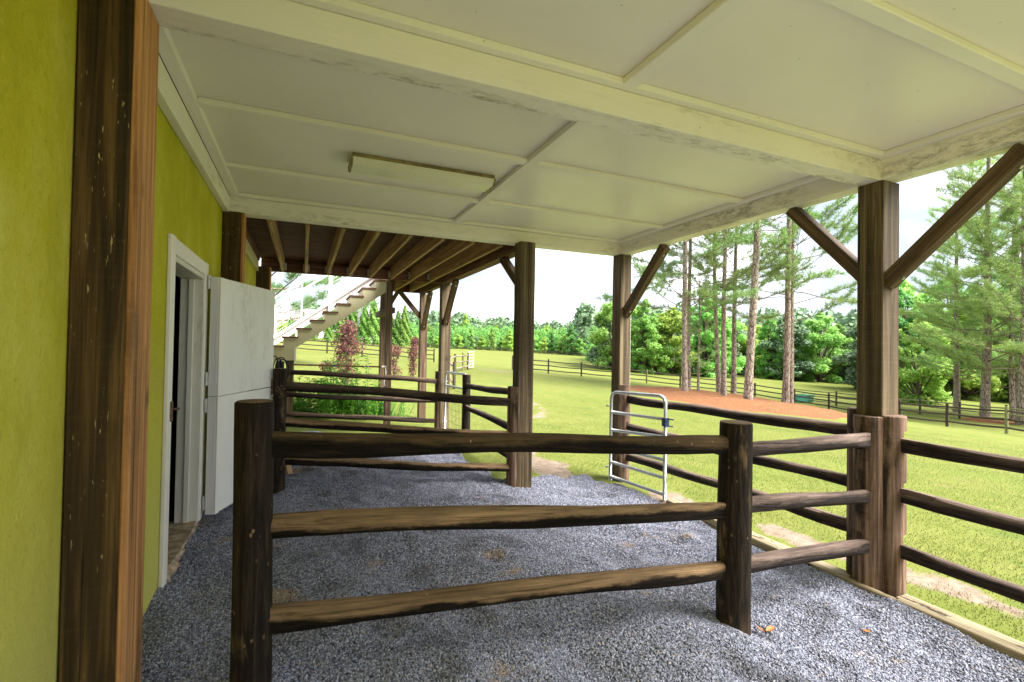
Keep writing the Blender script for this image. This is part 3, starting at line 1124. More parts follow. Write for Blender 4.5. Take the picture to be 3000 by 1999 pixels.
obj('pine_straw_bed', grid_mesh('pine_straw_bed_right', np.arange(32, 50, 0.3), np.arange(11, 21, 0.3), straw2_z, m_straw), kind='structure')

# ------------------------------------------------------------------ barn with its porch roof
WX = -0.70          # face of the stucco wall
BZ = 2.795          # underside of the beams
TZ = 2.935          # underside of the ceiling trim
CZ = 2.972          # ceiling panels
RX = 3.61           # inner face of the outer beam
Y_ENDS = (-0.95, 2.07, 5.07)      # beam lines (near faces)
BW = 0.145
barn = thing('barn', 'olive-yellow stucco barn wall with timber posts, open white door and white porch ceiling', 'barn', (WX, 3.0, 0.0))

# wall, leaving the door opening
D0, D1, DTOP = 3.27, 4.20, 2.10
WB = -0.1


def quad_wall():
    y = [-7.0, D0, D1, 8.55]
    t = WX - 0.13
    me_parts = []
    V, F = [], []

    def bx(lo, hi):
        k = len(V)
        for a in (lo[0], hi[0]):
            for b in (lo[1], hi[1]):
                for c in (lo[2], hi[2]):
                    V.append((a, b, c))
        F.extend([tuple(k + i for i in q) for q in ((0, 1, 3, 2), (4, 6, 7, 5), (0, 4, 5, 1), (2, 3, 7, 6), (0, 2, 6, 4), (1, 5, 7, 3))])
    bx((t, y[0], WB), (WX, y[1], 3.4))
    bx((t, y[1], DTOP), (WX, y[2], 3.4))
    bx((t, y[2], WB), (WX, y[3], 3.4))
    bx((t - 5.5, 8.33, WB), (t, 8.549, 3.4))
    bx((t, y[1] + 0.001, WB), (WX - 0.03, y[2] - 0.001, 0.27))
    V = [(a - WX, b - 3.0, c) for a, b, c in V]
    return mesh_np('wall', V, F, m_stucco)


wo = obj('wall', quad_wall(), barn)
# dark room behind the door
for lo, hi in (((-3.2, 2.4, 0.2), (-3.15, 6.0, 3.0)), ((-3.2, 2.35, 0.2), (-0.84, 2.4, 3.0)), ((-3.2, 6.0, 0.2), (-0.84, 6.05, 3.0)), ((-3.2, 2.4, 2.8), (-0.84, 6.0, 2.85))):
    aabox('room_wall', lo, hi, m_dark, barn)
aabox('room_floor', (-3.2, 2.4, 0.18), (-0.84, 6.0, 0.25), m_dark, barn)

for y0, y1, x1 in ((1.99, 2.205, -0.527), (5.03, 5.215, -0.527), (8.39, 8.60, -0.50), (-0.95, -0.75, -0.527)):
    aabox('wall_post', (WX + 0.001, y0, 0.05), (x1 - 0.022, y1, BZ - 0.002), m_wallpost, barn, axis=2, bev=0.008)
    aabox('lit_side_board', (x1 - 0.0215, y0 + 0.001, 0.05), (x1, y1 - 0.001, BZ - 0.002), m_lit_side, barn, axis=2, bev=0.005)  # added strip: its brighter colour paints the post's porch side as lit

# wall plate and the ceiling trim along it
for i in range(2):
    ya, yb = Y_ENDS[i] + BW, Y_ENDS[i + 1]
    aabox('wall_plate', (WX + 0.002, ya + 0.002, BZ - 0.01), (WX + 0.052, yb - 0.002, TZ), m_beam, barn)
    aabox('ceiling_trim', (WX + 0.052, ya, TZ), (WX + 0.124, yb, CZ - 0.001), m_trim, barn)
    aabox('outer_beam', (RX, ya + 0.001, BZ), (RX + 0.15, yb - 0.001, TZ + 0.001), m_beam, barn)
    aabox('ceiling_trim', (RX - 0.05, ya, TZ), (RX + 0.15, yb, CZ - 0.001), m_trim, barn)
    aabox('ceiling_trim', (WX + 0.126, yb - 0.05, TZ + 0.001), (RX - 0.052, yb, CZ - 0.001), m_trim, barn)
    aabox('ceiling_trim', (WX + 0.126, ya, TZ + 0.001), (RX - 0.052, ya + 0.02, CZ - 0.001), m_trim, barn)
    # battens: one along the porch, two across it, as laid in the bay beyond the middle beam
    cross = [ya + 0.95, ya + 2.0] if i == 1 else [ya + 0.88, ya + 1.965]
    aabox('batten', (1.445, ya + 0.021, TZ - 0.002), (1.525, yb - 0.051, CZ - 0.001), m_trim, barn)
    cuts = [ya] + [c for c in cross] + [yb]
    for c in cross:
        aabox('batten', (WX + 0.126, c, TZ + 0.004), (1.444, c + 0.075, CZ - 0.001), m_trim, barn)
        aabox('batten', (1.526, c, TZ + 0.004), (RX - 0.052, c + 0.075, CZ - 0.001), m_trim, barn)
    for k in range(3):
        pa = cuts[k] + (0.04 if k else 0.0) + 0.001
        pb = cuts[k + 1] + (0.038 if k < 2 else 0.0) - 0.001
        aabox('ceiling_panel', (WX + 0.06, pa, CZ), (1.484, pb, CZ + 0.012), m_ceiling, barn)
        aabox('ceiling_panel', (1.486, pa, CZ), (RX + 0.14, pb, CZ + 0.012), m_ceiling, barn)
for y in Y_ENDS:
    aabox('cross_beam', (WX + 0.003, y, BZ + 0.001), (RX + 0.148, y + BW, TZ + 0.003), m_beam, barn)
    aabox('ceiling_panel', (WX + 0.06, y + 0.002, TZ + 0.004), (RX + 0.14, y + BW - 0.002, CZ + 0.010), m_ceiling, barn)
aabox('beam_joint', (-0.1, 0, 0), (0, 0.001, 0.001), m_beam, barn) if False else None
# roof over the ceiling
aabox('roof', (WX - 0.2, -1.25, CZ + 0.03), (RX + 0.35, 5.23, CZ + 0.16), m_roof, barn)
aabox('fascia', (RX + 0.352, -1.25, CZ - 0.02), (RX + 0.377, 5.23, CZ + 0.19), m_trim, barn)


def porch_post(x0, x1, y0, y1, z0, z1):
    return aabox('porch_post', (x0, y0, z0), (x1, y1, z1), m_post, barn, axis=2, bev=0.006)


porch_post(3.612, 3.80, 2.056, 2.225, -0.1, BZ - 0.001)
pm = porch_post(3.600, 3.762, 5.03, 5.205, -0.1, BZ - 0.001)
porch_post(2.19, 2.375, 4.935, 5.115, 0.0, 2.94) if False else porch_post(2.19, 2.375, 4.935, 5.10, 0.0, BZ - 0.001)
for y in (-0.95,):
    porch_post(3.612, 3.80, y, y + 0.17, -0.1, BZ - 0.001)
aabox('conduit', (3.764, 5.06, -0.1), (3.785, 5.13, BZ - 0.001), m_whitemetal, barn, axis=2)


def brace(p0, p1, parent, w=0.09, h=0.09, mat=None):
    o = timber('brace', p0, p1, w, h, mat or m_brace, parent)
    l = (Vector(p1) - Vector(p0)).length
    n = 8
    for along in (0.09, l - 0.09):
        V = [(math.cos(k * 2 * math.pi / n) * 0.011, q, math.sin(k * 2 * math.pi / n) * 0.011) for q in (0.0, -0.009) for k in range(n)]
        F = [(k, n + k, n + (k + 1) % n, (k + 1) % n) for k in range(n)] + [tuple(reversed(range(n, 2 * n)))]
        bo = bpy.data.objects.new('bolt', mesh_np('bolt', V, F, m_zinc))
        COL.objects.link(bo)
        bo.parent = o
        bo.location = (0, -h / 2, along)
    return o


brace((3.71, 2.20, 2.13), (3.71, 2.80, 2.79), barn)
brace((3.69, 2.075, 2.09), (3.69, 1.36, 2.77), barn, 0.09, 0.095)
brace((3.69, 5.05, 2.05), (3.69, 4.33, 2.77), barn, 0.09, 0.10)
for y in (-0.95,):
    brace((3.69, y + 0.16, 2.1), (3.69, y + 0.76, 2.77), barn, 0.11, 0.10)

# door frame
FX = WX + 0.02
aabox('door_casing', (WX + 0.001, D0 - 0.085, 0.24), (FX + 0.004, D0, DTOP + 0.095), m_trim, barn, axis=2)
aabox('door_casing', (WX + 0.001, D1, 0.28), (FX + 0.004, D1 + 0.09, DTOP + 0.095), m_trim, barn, axis=2)
aabox('door_casing', (WX + 0.001, D0 + 0.001, DTOP), (FX + 0.002, D1 - 0.001, DTOP + 0.094), m_trim, barn, axis=1)
aabox('door_jamb', (WX - 0.13, D1 - 0.035, 0.30), (WX + 0.018, D1 - 0.002, DTOP - 0.003), m_jamb, barn, axis=2)
aabox('door_jamb', (WX - 0.13, D0 + 0.002, 0.30), (WX + 0.018, D0 + 0.035, DTOP - 0.003), m_jamb, barn, axis=2)
aabox('door_jamb', (WX - 0.13, D0 + 0.037, DTOP - 0.036), (WX + 0.018, D1 - 0.037, DTOP - 0.003), m_jamb, barn, axis=1)
aabox('door_stop', (WX - 0.075, D1 - 0.06, 0.30), (WX - 0.04, D1 - 0.036, DTOP - 0.04), m_jamb, barn, axis=2)


def sill():
    rg = np.random.default_rng(3)
    V, F = [], []
    ys = np.linspace(D0 - 0.01, D1 + 0.02, 15)
    for y in ys:
        j = rg.uniform(-0.012, 0.012, 4)
        V += [(WX - 0.22, y, 0.2), (WX - 0.22, y, 0.305 + j[0] * 0.4), (WX + 0.01 + j[1], y, 0.303 + j[2] * 0.5), (WX + 0.035 + j[3], y, 0.27), (WX + 0.035 + j[1], y, 0.2)]
    for i in range(len(ys) - 1):
        for k in range(4):
            a = i * 5 + k
            F.append((a, a + 5, a + 6, a + 1))
    V = [(a - WX, b - 3.0, c) for a, b, c in V]
    F.append((0, 1, 2, 3, 4))
    F.append(tuple(reversed(range((len(ys) - 1) * 5, len(ys) * 5))))
    return mesh_np('sill', V, F, m_stone)


obj('door_sill', sill(), barn)
latch = timber('latch_plate', (FX + 0.006, D0 - 0.02, 1.16), (FX + 0.006, D0 - 0.02, 1.27), 0.012, 0.035, m_rust, barn, up=(0, 1, 0))
timber('latch_bolt', (FX + 0.012, D0 - 0.02, 1.225), (FX + 0.035, D0 + 0.02, 1.225), 0.012, 0.012, m_rust, barn)

# dutch door: two leaves hinged at the far jamb, swung out
HX, HY = WX + 0.045, 4.235
dvec = Vector((0.36, 0.93, 0)).normalized()
LEAF = 0.93
TH = 0.065
side = Vector((dvec.y, -dvec.x, 0))


def leaf(name, z0, z1, label):
    # panel axis: vertical grain
    c = Vector((HX, HY, z0)) + dvec * (LEAF / 2) + side * (TH / 2)
    me = box_mesh(LEAF, TH, z1 - z0, m_door, 0.006)
    o = bpy.data.objects.new(name, me)
    COL.objects.link(o)
    o.rotation_mode = 'QUATERNION'
    o.rotation_quaternion = Matrix((dvec, Vector((-dvec.y, dvec.x, 0)), Vector((0, 0, 1)))).transposed().to_quaternion()
    place(o, barn, c)
    o['label'] = label
    return o


lu = leaf('door_leaf', 1.204, 2.094, 'upper half of the white split stable door, swung open')
ll = leaf('door_leaf', 0.325, 1.199, 'lower half of the white split stable door, swung open')


def on_leaf(name, parent, me, along, out, z, quat=None):
    o = bpy.data.objects.new(name, me)
    COL.objects.link(o)
    o.parent = parent
    # local frame of the leaf: x along, y towards the hidden face, z up, origin at panel centre base
    o.location = (along - LEAF / 2, -out, z)
    return o


for lf, zz in ((lu, (0.08, 0.80)), (ll, (0.04, 0.76))):
    for z in zz:
        on_leaf('hinge', lf, box_mesh(0.03, 0.018, 0.10, m_zinc, 0.004), -0.004, -TH / 2 - 0.004, z)
on_leaf('edge_batten', lu, box_mesh(0.05, 0.012, 0.888, m_trim, 0.003), 0.026, TH / 2 + 0.0065, 0.001)
on_leaf('edge_batten', ll, box_mesh(0.05, 0.012, 0.872, m_trim, 0.003), 0.026, TH / 2 + 0.0065, 0.001)
on_leaf('latch', lu, box_mesh(0.06, 0.02, 0.15, m_rust, 0.004), LEAF - 0.02, TH / 2 + 0.011, -0.07)
on_leaf('latch_bolt', lu, box_mesh(0.09, 0.02, 0.02, m_zinc, 0.004), LEAF + 0.05, TH / 2 + 0.014, -0.01)
tube('crack_wire', [Vector((HX, HY, 1.2035)) + dvec * 0.45 + side * (TH + 0.008), Vector((HX, HY, 1.206)) + dvec * 0.92 + side * (TH + 0.012)], 0.003, m_rust, barn, 6)

# ------------------------------------------------------------------ ceiling light
lt = thing('ceiling_light', 'unlit fluorescent wraparound light fixed to the white porch ceiling', 'ceiling light', (0.82, 3.72, CZ - 0.001))
aabox('housing', (0.285, 3.602, CZ - 0.028), (1.365, 3.838, CZ - 0.002), m_fixture_end, lt, axis=0)


def lens():
    prof = [(3.605, CZ - 0.029), (3.605, CZ - 0.045), (3.635, CZ - 0.078), (3.805, CZ - 0.078), (3.835, CZ - 0.045), (3.835, CZ - 0.029)]
    V = [(0.292 - 0.82, a - 3.72, b - CZ + 0.001) for a, b in prof] + [(1.358 - 0.82, a - 3.72, b - CZ + 0.001) for a, b in prof]
    F = [(i, (i + 1) % 6, 6 + (i + 1) % 6, 6 + i) for i in range(6)] + [tuple(range(6)), tuple(reversed(range(6, 12)))]
    return mesh_np('lens', V, F, m_fixture)


obj('diffuser', lens(), lt)
for x0 in (0.275, 1.3585):
    def cap(x0=x0):
        prof = [(3.60, CZ - 0.029), (3.60, CZ - 0.047), (3.632, CZ - 0.082), (3.808, CZ - 0.082), (3.84, CZ - 0.047), (3.84, CZ - 0.029)]
        V = [(x0 - 0.82, a - 3.72, b - CZ + 0.001) for a, b in prof] + [(x0 + 0.0165 - 0.82, a - 3.72, b - CZ + 0.001) for a, b in prof]
        F = [(i, (i + 1) % 6, 6 + (i + 1) % 6, 6 + i) for i in range(6)] + [tuple(range(6)), tuple(reversed(range(6, 12)))]
        return mesh_np('end_cap', V, F, m_fixture_end)
    obj('end_cap', cap(), lt)

# ------------------------------------------------------------------ raised deck behind the porch
DZ = 2.775
deck = thing('raised_deck', 'raised brown timber deck with open joists behind the white porch beam', 'deck', (0.9, 7.0, 0.0))
JH = 0.21
RIM1, RIM2 = 8.72, 10.62
OX = 2.42
aabox('ledger', (WX + 0.003, 5.23, DZ + 0.10), (WX + 0.05, 8.38, DZ + JH + 0.1), m_rim, deck)
aabox('ledger', (WX + 0.003, 5.23, DZ - 0.06), (WX + 0.035, 8.38, DZ + 0.098), m_stair, deck)
aabox('rim_joist', (-0.66, RIM1, DZ), (OX, RIM1 + 0.04, DZ + JH - 0.002), m_rim, deck)
aabox('rim_joist', (-0.66, RIM1 + 0.043, DZ + 0.003), (OX, RIM1 + 0.083, DZ + JH - 0.002), m_rim, deck)
aabox('rim_joist', (1.33, RIM2, DZ), (OX, RIM2 + 0.04, DZ + JH - 0.002), m_rim, deck)
aabox('edge_beam', (2.25, 5.23, DZ - 0.035), (2.33, RIM1 - 0.002, DZ + JH - 0.004), m_rim, deck)
aabox('edge_beam', (2.335, 5.23, DZ - 0.03), (2.415, RIM1 - 0.002, DZ + JH - 0.004), m_rim, deck)
aabox('edge_beam', (2.30, RIM1 + 0.085, DZ - 0.03), (2.40, RIM2 - 0.002, DZ + JH - 0.004), m_rim, deck)
for k, x in enumerate((-0.337, 0.006, 0.345, 0.69, 1.03, 1.385, 1.74, 2.08)):
    aabox('joist', (x - 0.02, 5.235, DZ + 0.002), (x + 0.02, RIM1 - 0.001, DZ + JH - 0.003), m_joist, deck)
    for s in (-1, 1):
        aabox('joist_hanger', (x + s * 0.0225 - 0.0015, RIM1 - 0.04, DZ + 0.03), (x + s * 0.0225 + 0.0015, RIM1 - 0.0015, DZ + 0.15), m_zinc, deck)
        aabox('hanger_flange', (x + s * 0.037 - 0.014, RIM1 - 0.003, DZ + 0.03), (x + s * 0.037 + 0.014, RIM1 - 0.0005, DZ + 0.15), m_zinc, deck)
for k, x in enumerate((1.40, 1.76, 2.10)):
    aabox('joist', (x - 0.02, RIM1 + 0.084, DZ + 0.004), (x + 0.02, RIM2 - 0.001, DZ + JH - 0.003), m_joist, deck)
nb = 29
for k in range(nb):
    y = 5.24 + k * (RIM1 + 0.09 - 5.24) / nb
    aabox('deck_board', (-0.69, y, DZ + JH), (OX + 0.03, y + 0.112, DZ + JH + 0.03), m_deckboard, deck)
for k in range(15):
    y = RIM1 + 0.10 + k * 0.124
    aabox('deck_board', (1.31, y, DZ + JH), (OX + 0.03, y + 0.116, DZ + JH + 0.03), m_deckboard, deck)


def deck_post(x0, x1, y0, y1, z1=DZ - 0.036, mat=None):
    return aabox('post', (x0, y0, -0.1), (x1, y1, z1), mat or m_post, deck, axis=2, bev=0.006)


deck_post(2.255, 2.43, 8.52, 8.69)
deck_post(2.30, 2.45, 10.42, 10.60, mat=m_brace)
deck_post(1.33, 1.44, RIM1 + 0.09, RIM1 + 0.20, DZ - 0.001, m_brace)
deck_post(1.46, 1.58, 10.45, 10.58, DZ - 0.001, m_brace)
aabox('post_block', (1.35, RIM1 + 0.201, 2.20), (1.50, 10.449, 2.30), m_brace, deck)
brace((2.33, 8.55, 2.02), (2.33, 7.90, DZ - 0.04), deck, 0.09, 0.09)
brace((2.36, 10.44, 2.0), (2.36, 9.82, DZ - 0.04), deck, 0.09, 0.09)
brace((2.31, 10.53, 2.25), (1.86, 10.53, DZ - 0.002), deck, 0.09, 0.09)
brace((1.57, 10.52, 2.32), (1.92 - 0.1, 10.52, DZ - 0.002), deck, 0.09, 0.08)
brace((2.30, 5.08, 2.27), (2.30, 5.72, DZ - 0.04), deck, 0.09, 0.09)

# ------------------------------------------------------------------ stair up to the deck
st = thing('staircase', 'cream stair with brown treads and white cable guardrail rising to the deck', 'staircase', (0.4, 9.6, 0.3))
SY0, SY1 = 9.2, 10.05
run, rise = 0.2157, 0.1545
X_0, Z_0 = -0.555, 1.582
NT_ = 9
tread_t = 0.026


def stringer(y0, y1):
    V2 = []
    top = []
    for i in range(NT_):
        x = X_0 + 0.012 + i * run
        z = Z_0 + i * rise - tread_t
        top += [(x, z - (rise if i else 0.0)) if i else (x, z), (x, z)] if i else [(x, z)]
    x_end = X_0 + NT_ * run + 0.04
    top += [(x_end, Z_0 + (NT_ - 1) * rise - tread_t)]
    bot = [(x_end, Z_0 + (NT_ - 1) * rise - tread_t - 0.16), (-0.152, Z_0 - 0.05), (-0.152, 1.325), (X_0 + 0.012, 1.325)]
    pts = top + bot
    n = len(pts)
    V = [(a - 0.4, y0 - 9.6, b - 0.3) for a, b in pts] + [(a - 0.4, y1 - 9.6, b - 0.3) for a, b in pts]
    F = [tuple(range(n)), tuple(reversed(range(n, 2 * n)))] + [(i, i + n, (i + 1) % n + n, (i + 1) % n) for i in range(n)]
    return mesh_np('stringer', V, F, m_stair)


obj('stringer', stringer(SY0, SY0 + 0.04), st)
obj('stringer', stringer(SY1 - 0.04, SY1), st)
for i in range(NT_):
    x = X_0 + i * run
    z = Z_0 + i * rise
    aabox('tread', (x - 0.012 if i else -1.6, SY0 - 0.015, z - tread_t + 0.001), (x + run + 0.028, SY1 + 0.01, z), m_tread, st, axis=1)
    if i:
        aabox('riser', (x + 0.014, SY0 + 0.041, z - rise + 0.002), (x + 0.032, SY1 - 0.041, z - tread_t - 0.001), m_stair, st, axis=1)
aabox('landing_frame', (-1.6, SY0 + 0.001, 1.325), (X_0 + 0.011, SY0 + 0.04, Z_0 - tread_t - 0.001), m_stair, st)
aabox('end_board', (-0.151, SY0 + 0.002, 1.322), (-0.13, SY1, Z_0 - 0.02), m_trim, st, axis=1)
for y in (SY0 + 0.042, SY1 - 0.16):
    aabox('post', (-0.277, y, 0.1), (-0.165, y + 0.11, 1.40), m_post, st, axis=2)
GY = 10.09
gm = rise / run


def gl(x, z0=0.0):
    return Z_0 + (x - X_0) * gm + z0


tube('bottom_rail', [(-0.60, GY, gl(-0.60) + 0.12), (1.36, GY, gl(1.36) + 0.12)], 0.03, m_whitemetal, st)
timber('skirt_board', (-0.62, GY + 0.04, gl(-0.62) + 0.03), (1.36, GY + 0.04, gl(1.36) + 0.03), 0.02, 0.12, m_whitemetal, st)
timber('top_rail', (-0.53, GY + 0.28, 2.33), (0.42, GY + 0.28, 2.33 + 0.95 * gm), 0.035, 0.04, m_whitemetal, st)
timber('handrail', (-0.60, GY, 2.405), (0.30, GY, 2.405 + 0.90 * gm), 0.05, 0.04, m_whitemetal, st)
timber('newel_cap', (-0.66, GY, 2.405), (-0.55, GY, 2.405), 0.06, 0.02, m_whitemetal, st)
aabox('newel_post', (-0.632, GY - 0.03, 1.60), (-0.575, GY + 0.03, 2.40), m_whitemetal, st, axis=2)
aabox('newel_post', (-0.555, GY + 0.25, 1.62), (-0.500, GY + 0.31, 2.33), m_whitemetal, st, axis=2)
aabox('baluster_post', (-0.072, GY - 0.015, gl(-0.06) + 0.12), (-0.045, GY + 0.015, 2.405 + 0.53 * gm), m_whitemetal, st, axis=2)
aabox('newel_post', (0.415, GY - 0.035, gl(0.45) - 0.05), (0.485, GY + 0.035, 3.3), m_whitemetal, st, axis=2)
for x in (0.95, 1.03):
    aabox('baluster_post', (x, GY - 0.012, gl(x) + 0.1), (x + 0.02, GY + 0.012, gl(x) + 0.95), m_whitemetal, st, axis=2)
for k in range(8):
    h = 0.20 + k * 0.072
    tube('cable', [(-0.60, GY, gl(-0.60) + h), (0.42, GY, gl(0.42) + h)], 0.0025, m_steel, st, 5)
    tube('cable', [(0.48, GY, gl(0.48) + h), (1.36, GY, gl(1.36) + h)], 0.0025, m_steel, st, 5)



# ------------------------------------------------------------------ paddock fences under the porch
def fz(x):
    return 0.235 - 0.065 * min(x, 3.61)


# nearest divider
fa = thing('rail_fence', 'nearest rail fence, thick black-stained round posts and worn rails across the gravel', 'fence', (-0.16, 2.04, 0.2))
round_post('post', -0.16, 2.055, 0.12, 1.385, 0.066, m_rpost, fa)
round_post('post', 2.245, 2.03, 0.0, 1.205, 0.088, m_rpost, fa)
half_post('half_post', 3.611, 2.135, math.pi, 0.088, -0.03, 1.178, [(0.985, 1.075), (0.625, 0.735), (0.275, 0.385)], 1, m_halfpost, fa) if False else None
for zl, zr, zh in ((1.239, 1.065, 1.005), (0.902, 0.731, 0.650), (0.564, 0.395, 0.303)):
    log('rail', (-0.115, 2.05, zl), (2.19, 2.03, zr), 0.0475, m_railTop if zl > 1.1 else m_railA, fa, tenon=(True, True), tl=0.20, flat=0.55)
    log('rail', (2.31, 2.03, zr - 0.012), (3.535, 2.105, zh), 0.046, m_railD if False else m_railC, fa, tl=0.17, flat=0.5)

# half-round posts round the porch post and the fences held by them
hs = thing('half_round_posts', 'three reddish half-round posts strapped round the foot of the right porch post', 'fence post', (3.7, 2.13, 0.0))
half_post('half_post', 3.610, 2.135, math.pi, 0.092, -0.04, 1.178, [(0.945, 1.085), (0.595, 0.735), (0.245, 0.385)], -1, m_halfpost, hs)
half_post('half_post', 3.70, 2.054, -math.pi / 2, 0.095, -0.08, 1.188, [(0.955, 1.09), (0.60, 0.745), (0.25, 0.40)], 1, m_halfpost, hs)
half_post('half_post', 3.69, 2.227, math.pi / 2, 0.095, -0.06, 1.21, [], 1, m_halfpost, hs)

fb = thing('rail_fence', 'right side rail fence with dark weathered rails leaving the frame beside the porch post', 'fence', (3.68, 0.5, 0.0))
for z in (1.005, 0.655, 0.305):
    log('rail', (3.69, 1.985, z), (3.70, -0.93, z - 0.02), 0.047, m_railC, fb, tl=0.2, flat=0.5)
half_post('half_post', 3.70, -0.97, -math.pi / 2, 0.095, -0.08, 1.188, [], 1, m_halfpost, fb)

fc = thing('rail_fence', 'outer side rail fence with dark wet-looking rails between the two right porch posts', 'fence', (3.68, 3.6, 0.0))
half_post('half_post', 3.665, 5.029, -math.pi / 2, 0.083, -0.06, 1.175, [(0.945, 1.07), (0.60, 0.72), (0.245, 0.37)], 1, m_halfpost, fc)
for z0, z1 in ((1.012, 1.022), (0.665, 0.672), (0.30, 0.345)):
    log('rail', (3.69, 4.97, z0), (3.69, 2.30, z1), 0.046, m_railC, fc, tl=0.2, flat=0.6, wob=0.006)

# middle divider
fd = thing('rail_fence', 'middle rail fence crossing the gravel from the barn door to the centre post', 'fence', (1.0, 5.0, 0.2))
round_post('post', -0.195, 5.05, 0.15, 1.372, 0.056, m_rpost, fd)
half_post('half_post', 2.188, 5.02, math.pi, 0.086, 0.0, 1.172, [], 1, m_halfpost, fd)
for zl, zr in ((1.20, 1.005), (0.872, 0.635), (0.53, 0.262)):
    log('rail', (-0.155, 5.05, zl), (2.12, 5.0, zr), 0.045, m_railA if zl < 1.1 else m_railB, fd, tl=0.2, flat=0.55)

# far divider at the deck's far edge
fe = thing('rail_fence', 'farthest rail fence under the deck, thin purplish-brown rails before the flower bed', 'fence', (1.0, 8.47, 0.2))
round_post('post', -0.34, 8.47, 0.15, 1.33, 0.055, m_rpost, fe)
half_post('half_post', 2.253, 8.60, math.pi, 0.075, 0.0, 1.16, [], 1, m_halfpost, fe)
for zl, zr in ((1.167, 0.985), (0.825, 0.63), (0.492, 0.295)):
    log('rail', (-0.30, 8.47, zl), (2.19, 8.57, zr), 0.042, m_railB, fe, tl=0.2, flat=0.6)

# side fence beside the deck with a round gate post
ff = thing('rail_fence', 'short side rail fence with mossy rails between dark round gate post and centre post', 'fence', (2.3, 6.2, 0.1))
round_post('post', 2.30, 7.15, 0.0, 1.185, 0.062, m_rpost, ff)
for z0, z1 in ((1.02, 1.06), (0.675, 0.66), (0.34, 0.30)):
    log('rail', (2.30, 7.10, z0), (2.29, 5.11, z1), 0.042, m_railC, ff, tl=0.2, flat=0.55)


# ------------------------------------------------------------------ tubular gates
def gate(name, label, p_h, p_f, zs_h, zs_f, z_bot_h, z_bot_f, r, mat, mesh_from=None, latch_z=None):
    """p_h, p_f: hinge and free stile in plan; rails given by heights at both ends, top rail first"""
    g = thing(name, label, 'gate', (p_h[0], p_h[1], z_bot_h))
    h, fr = np.array(p_h, float), np.array(p_f, float)
    d = (fr - h) / np.linalg.norm(fr - h)
    c = 0.075
    pts = [(h[0], h[1], z_bot_h), (h[0], h[1], zs_h[0] - c), (*(h + d * c * 0.29), zs_h[0] - c * 0.29), (*(h + d * c), zs_h[0]), (*(fr - d * c), zs_f[0]),
           (*(fr - d * c * 0.29), zs_f[0] - c * 0.29), (fr[0], fr[1], zs_f[0] - c), (fr[0], fr[1], z_bot_f)]
    path = [pts[0]]
    path += [tuple(np.array(pts[0]) * (1 - t) + np.array(pts[1]) * t) for t in (0.5, 1.0)]
    path += [pts[2], pts[3]]
    path += [tuple(np.array(pts[3]) * (1 - t) + np.array(pts[4]) * t) for t in (0.5, 1.0)]
    path += [pts[5], pts[6], pts[7]]
    tube('frame', path, r, mat, g, 12)
    for a, b in zip(zs_h[1:], zs_f[1:]):
        tube('rail', [(h[0], h[1], a), (*(h * 0.5 + fr * 0.5), (a + b) / 2), (fr[0], fr[1], b)], r * 0.9, mat, g, 10)
    if mesh_from is not None:
        L = np.linalg.norm(fr - h)
        n = int(L / 0.075)
        for k in range(1, n):
            q = h + d * (L * k / n)
            tube('wire', [(q[0], q[1], z_bot_h + 0.05), (q[0], q[1], mesh_from)], 0.0022, m_rust, g, 4)
        z = z_bot_h + 0.1
        while z < mesh_from:
            tube('wire', [(h[0], h[1], z), (fr[0], fr[1], z)], 0.0022, m_rust, g, 4)
            z += 0.11
    if latch_z is not None:
        aabox('latch', (fr[0] - 0.028, fr[1] - 0.03, latch_z - 0.045), (fr[0] + 0.028, fr[1] + 0.03, latch_z + 0.045), m_bluesteel, g, axis=2)
        timber('latch_pin', (fr[0], fr[1] - 0.02, latch_z + 0.035), (fr[0] + 0.07, fr[1] - 0.05, latch_z + 0.03), 0.014, 0.014, m_bluesteel, g)
        timber('latch_pin', (fr[0], fr[1] - 0.02, latch_z - 0.04), (fr[0] + 0.06, fr[1] - 0.05, latch_z - 0.045), 0.014, 0.014, m_bluesteel, g)
    for z in (zs_h[0] - 0.17, z_bot_h + 0.16):
        timber('hinge', (h[0] - 0.05, h[1] + 0.02, z), (h[0] + 0.05, h[1] + 0.07, z), 0.018, 0.018, m_steel, g)
    return g


gate('tube_gate', 'galvanised tubular gate with dark blue latch standing open by the corner post', (3.43, 4.95), (3.615, 4.204),
     (1.095, 0.852, 0.635, 0.43, 0.253, 0.079), (1.108, 0.859, 0.669, 0.419, 0.225, 0.045), 0.03, -0.005, 0.0195, m_steel, latch_z=0.83)
gate('tube_gate', 'small grey tubular gate with wire mesh hinged on the deck post', (2.32, 8.40), (2.34, 7.26),
     (1.16, 0.93), (1.18, 0.95), 0.12, 0.12, 0.02, m_steel, mesh_from=0.93)

# landscape timbers holding the gravel
tb = tag(timber('edge_board', (3.515, 1.9, 0.0), (3.515, -4.0, 0.0), 0.045, 0.09, m_timber, None), 'thin tan edging board along the gravel nearest the camera', 'edging board')
tag(timber('edge_board', (3.52, 3.05, 0.0), (3.505, 1.915, 0.0), 0.045, 0.085, m_timber, None), 'thin tan edging board at the foot of the half-round posts', 'edging board')
tag(timber('landscape_timber', (3.606, 1.93, -0.01), (3.61, -3.9, -0.01), 0.112, 0.095, m_timber, None), 'wide tan landscape timber with dark flecks beyond the edging board, lower right corner', 'timber')
tag(timber('landscape_timber', (3.60, 2.62, -0.012), (3.60, 2.235, -0.012), 0.10, 0.09, m_timber, None), 'short split landscape timber just behind the half-round posts', 'timber')
tag(timber('landscape_timber', (3.60, 4.1, -0.015), (3.60, 2.66, -0.012), 0.10, 0.09, m_timber, None), 'half-buried landscape timber along the gravel under the outer side fence', 'timber')


# ------------------------------------------------------------------ pasture fences
_pmesh = {}


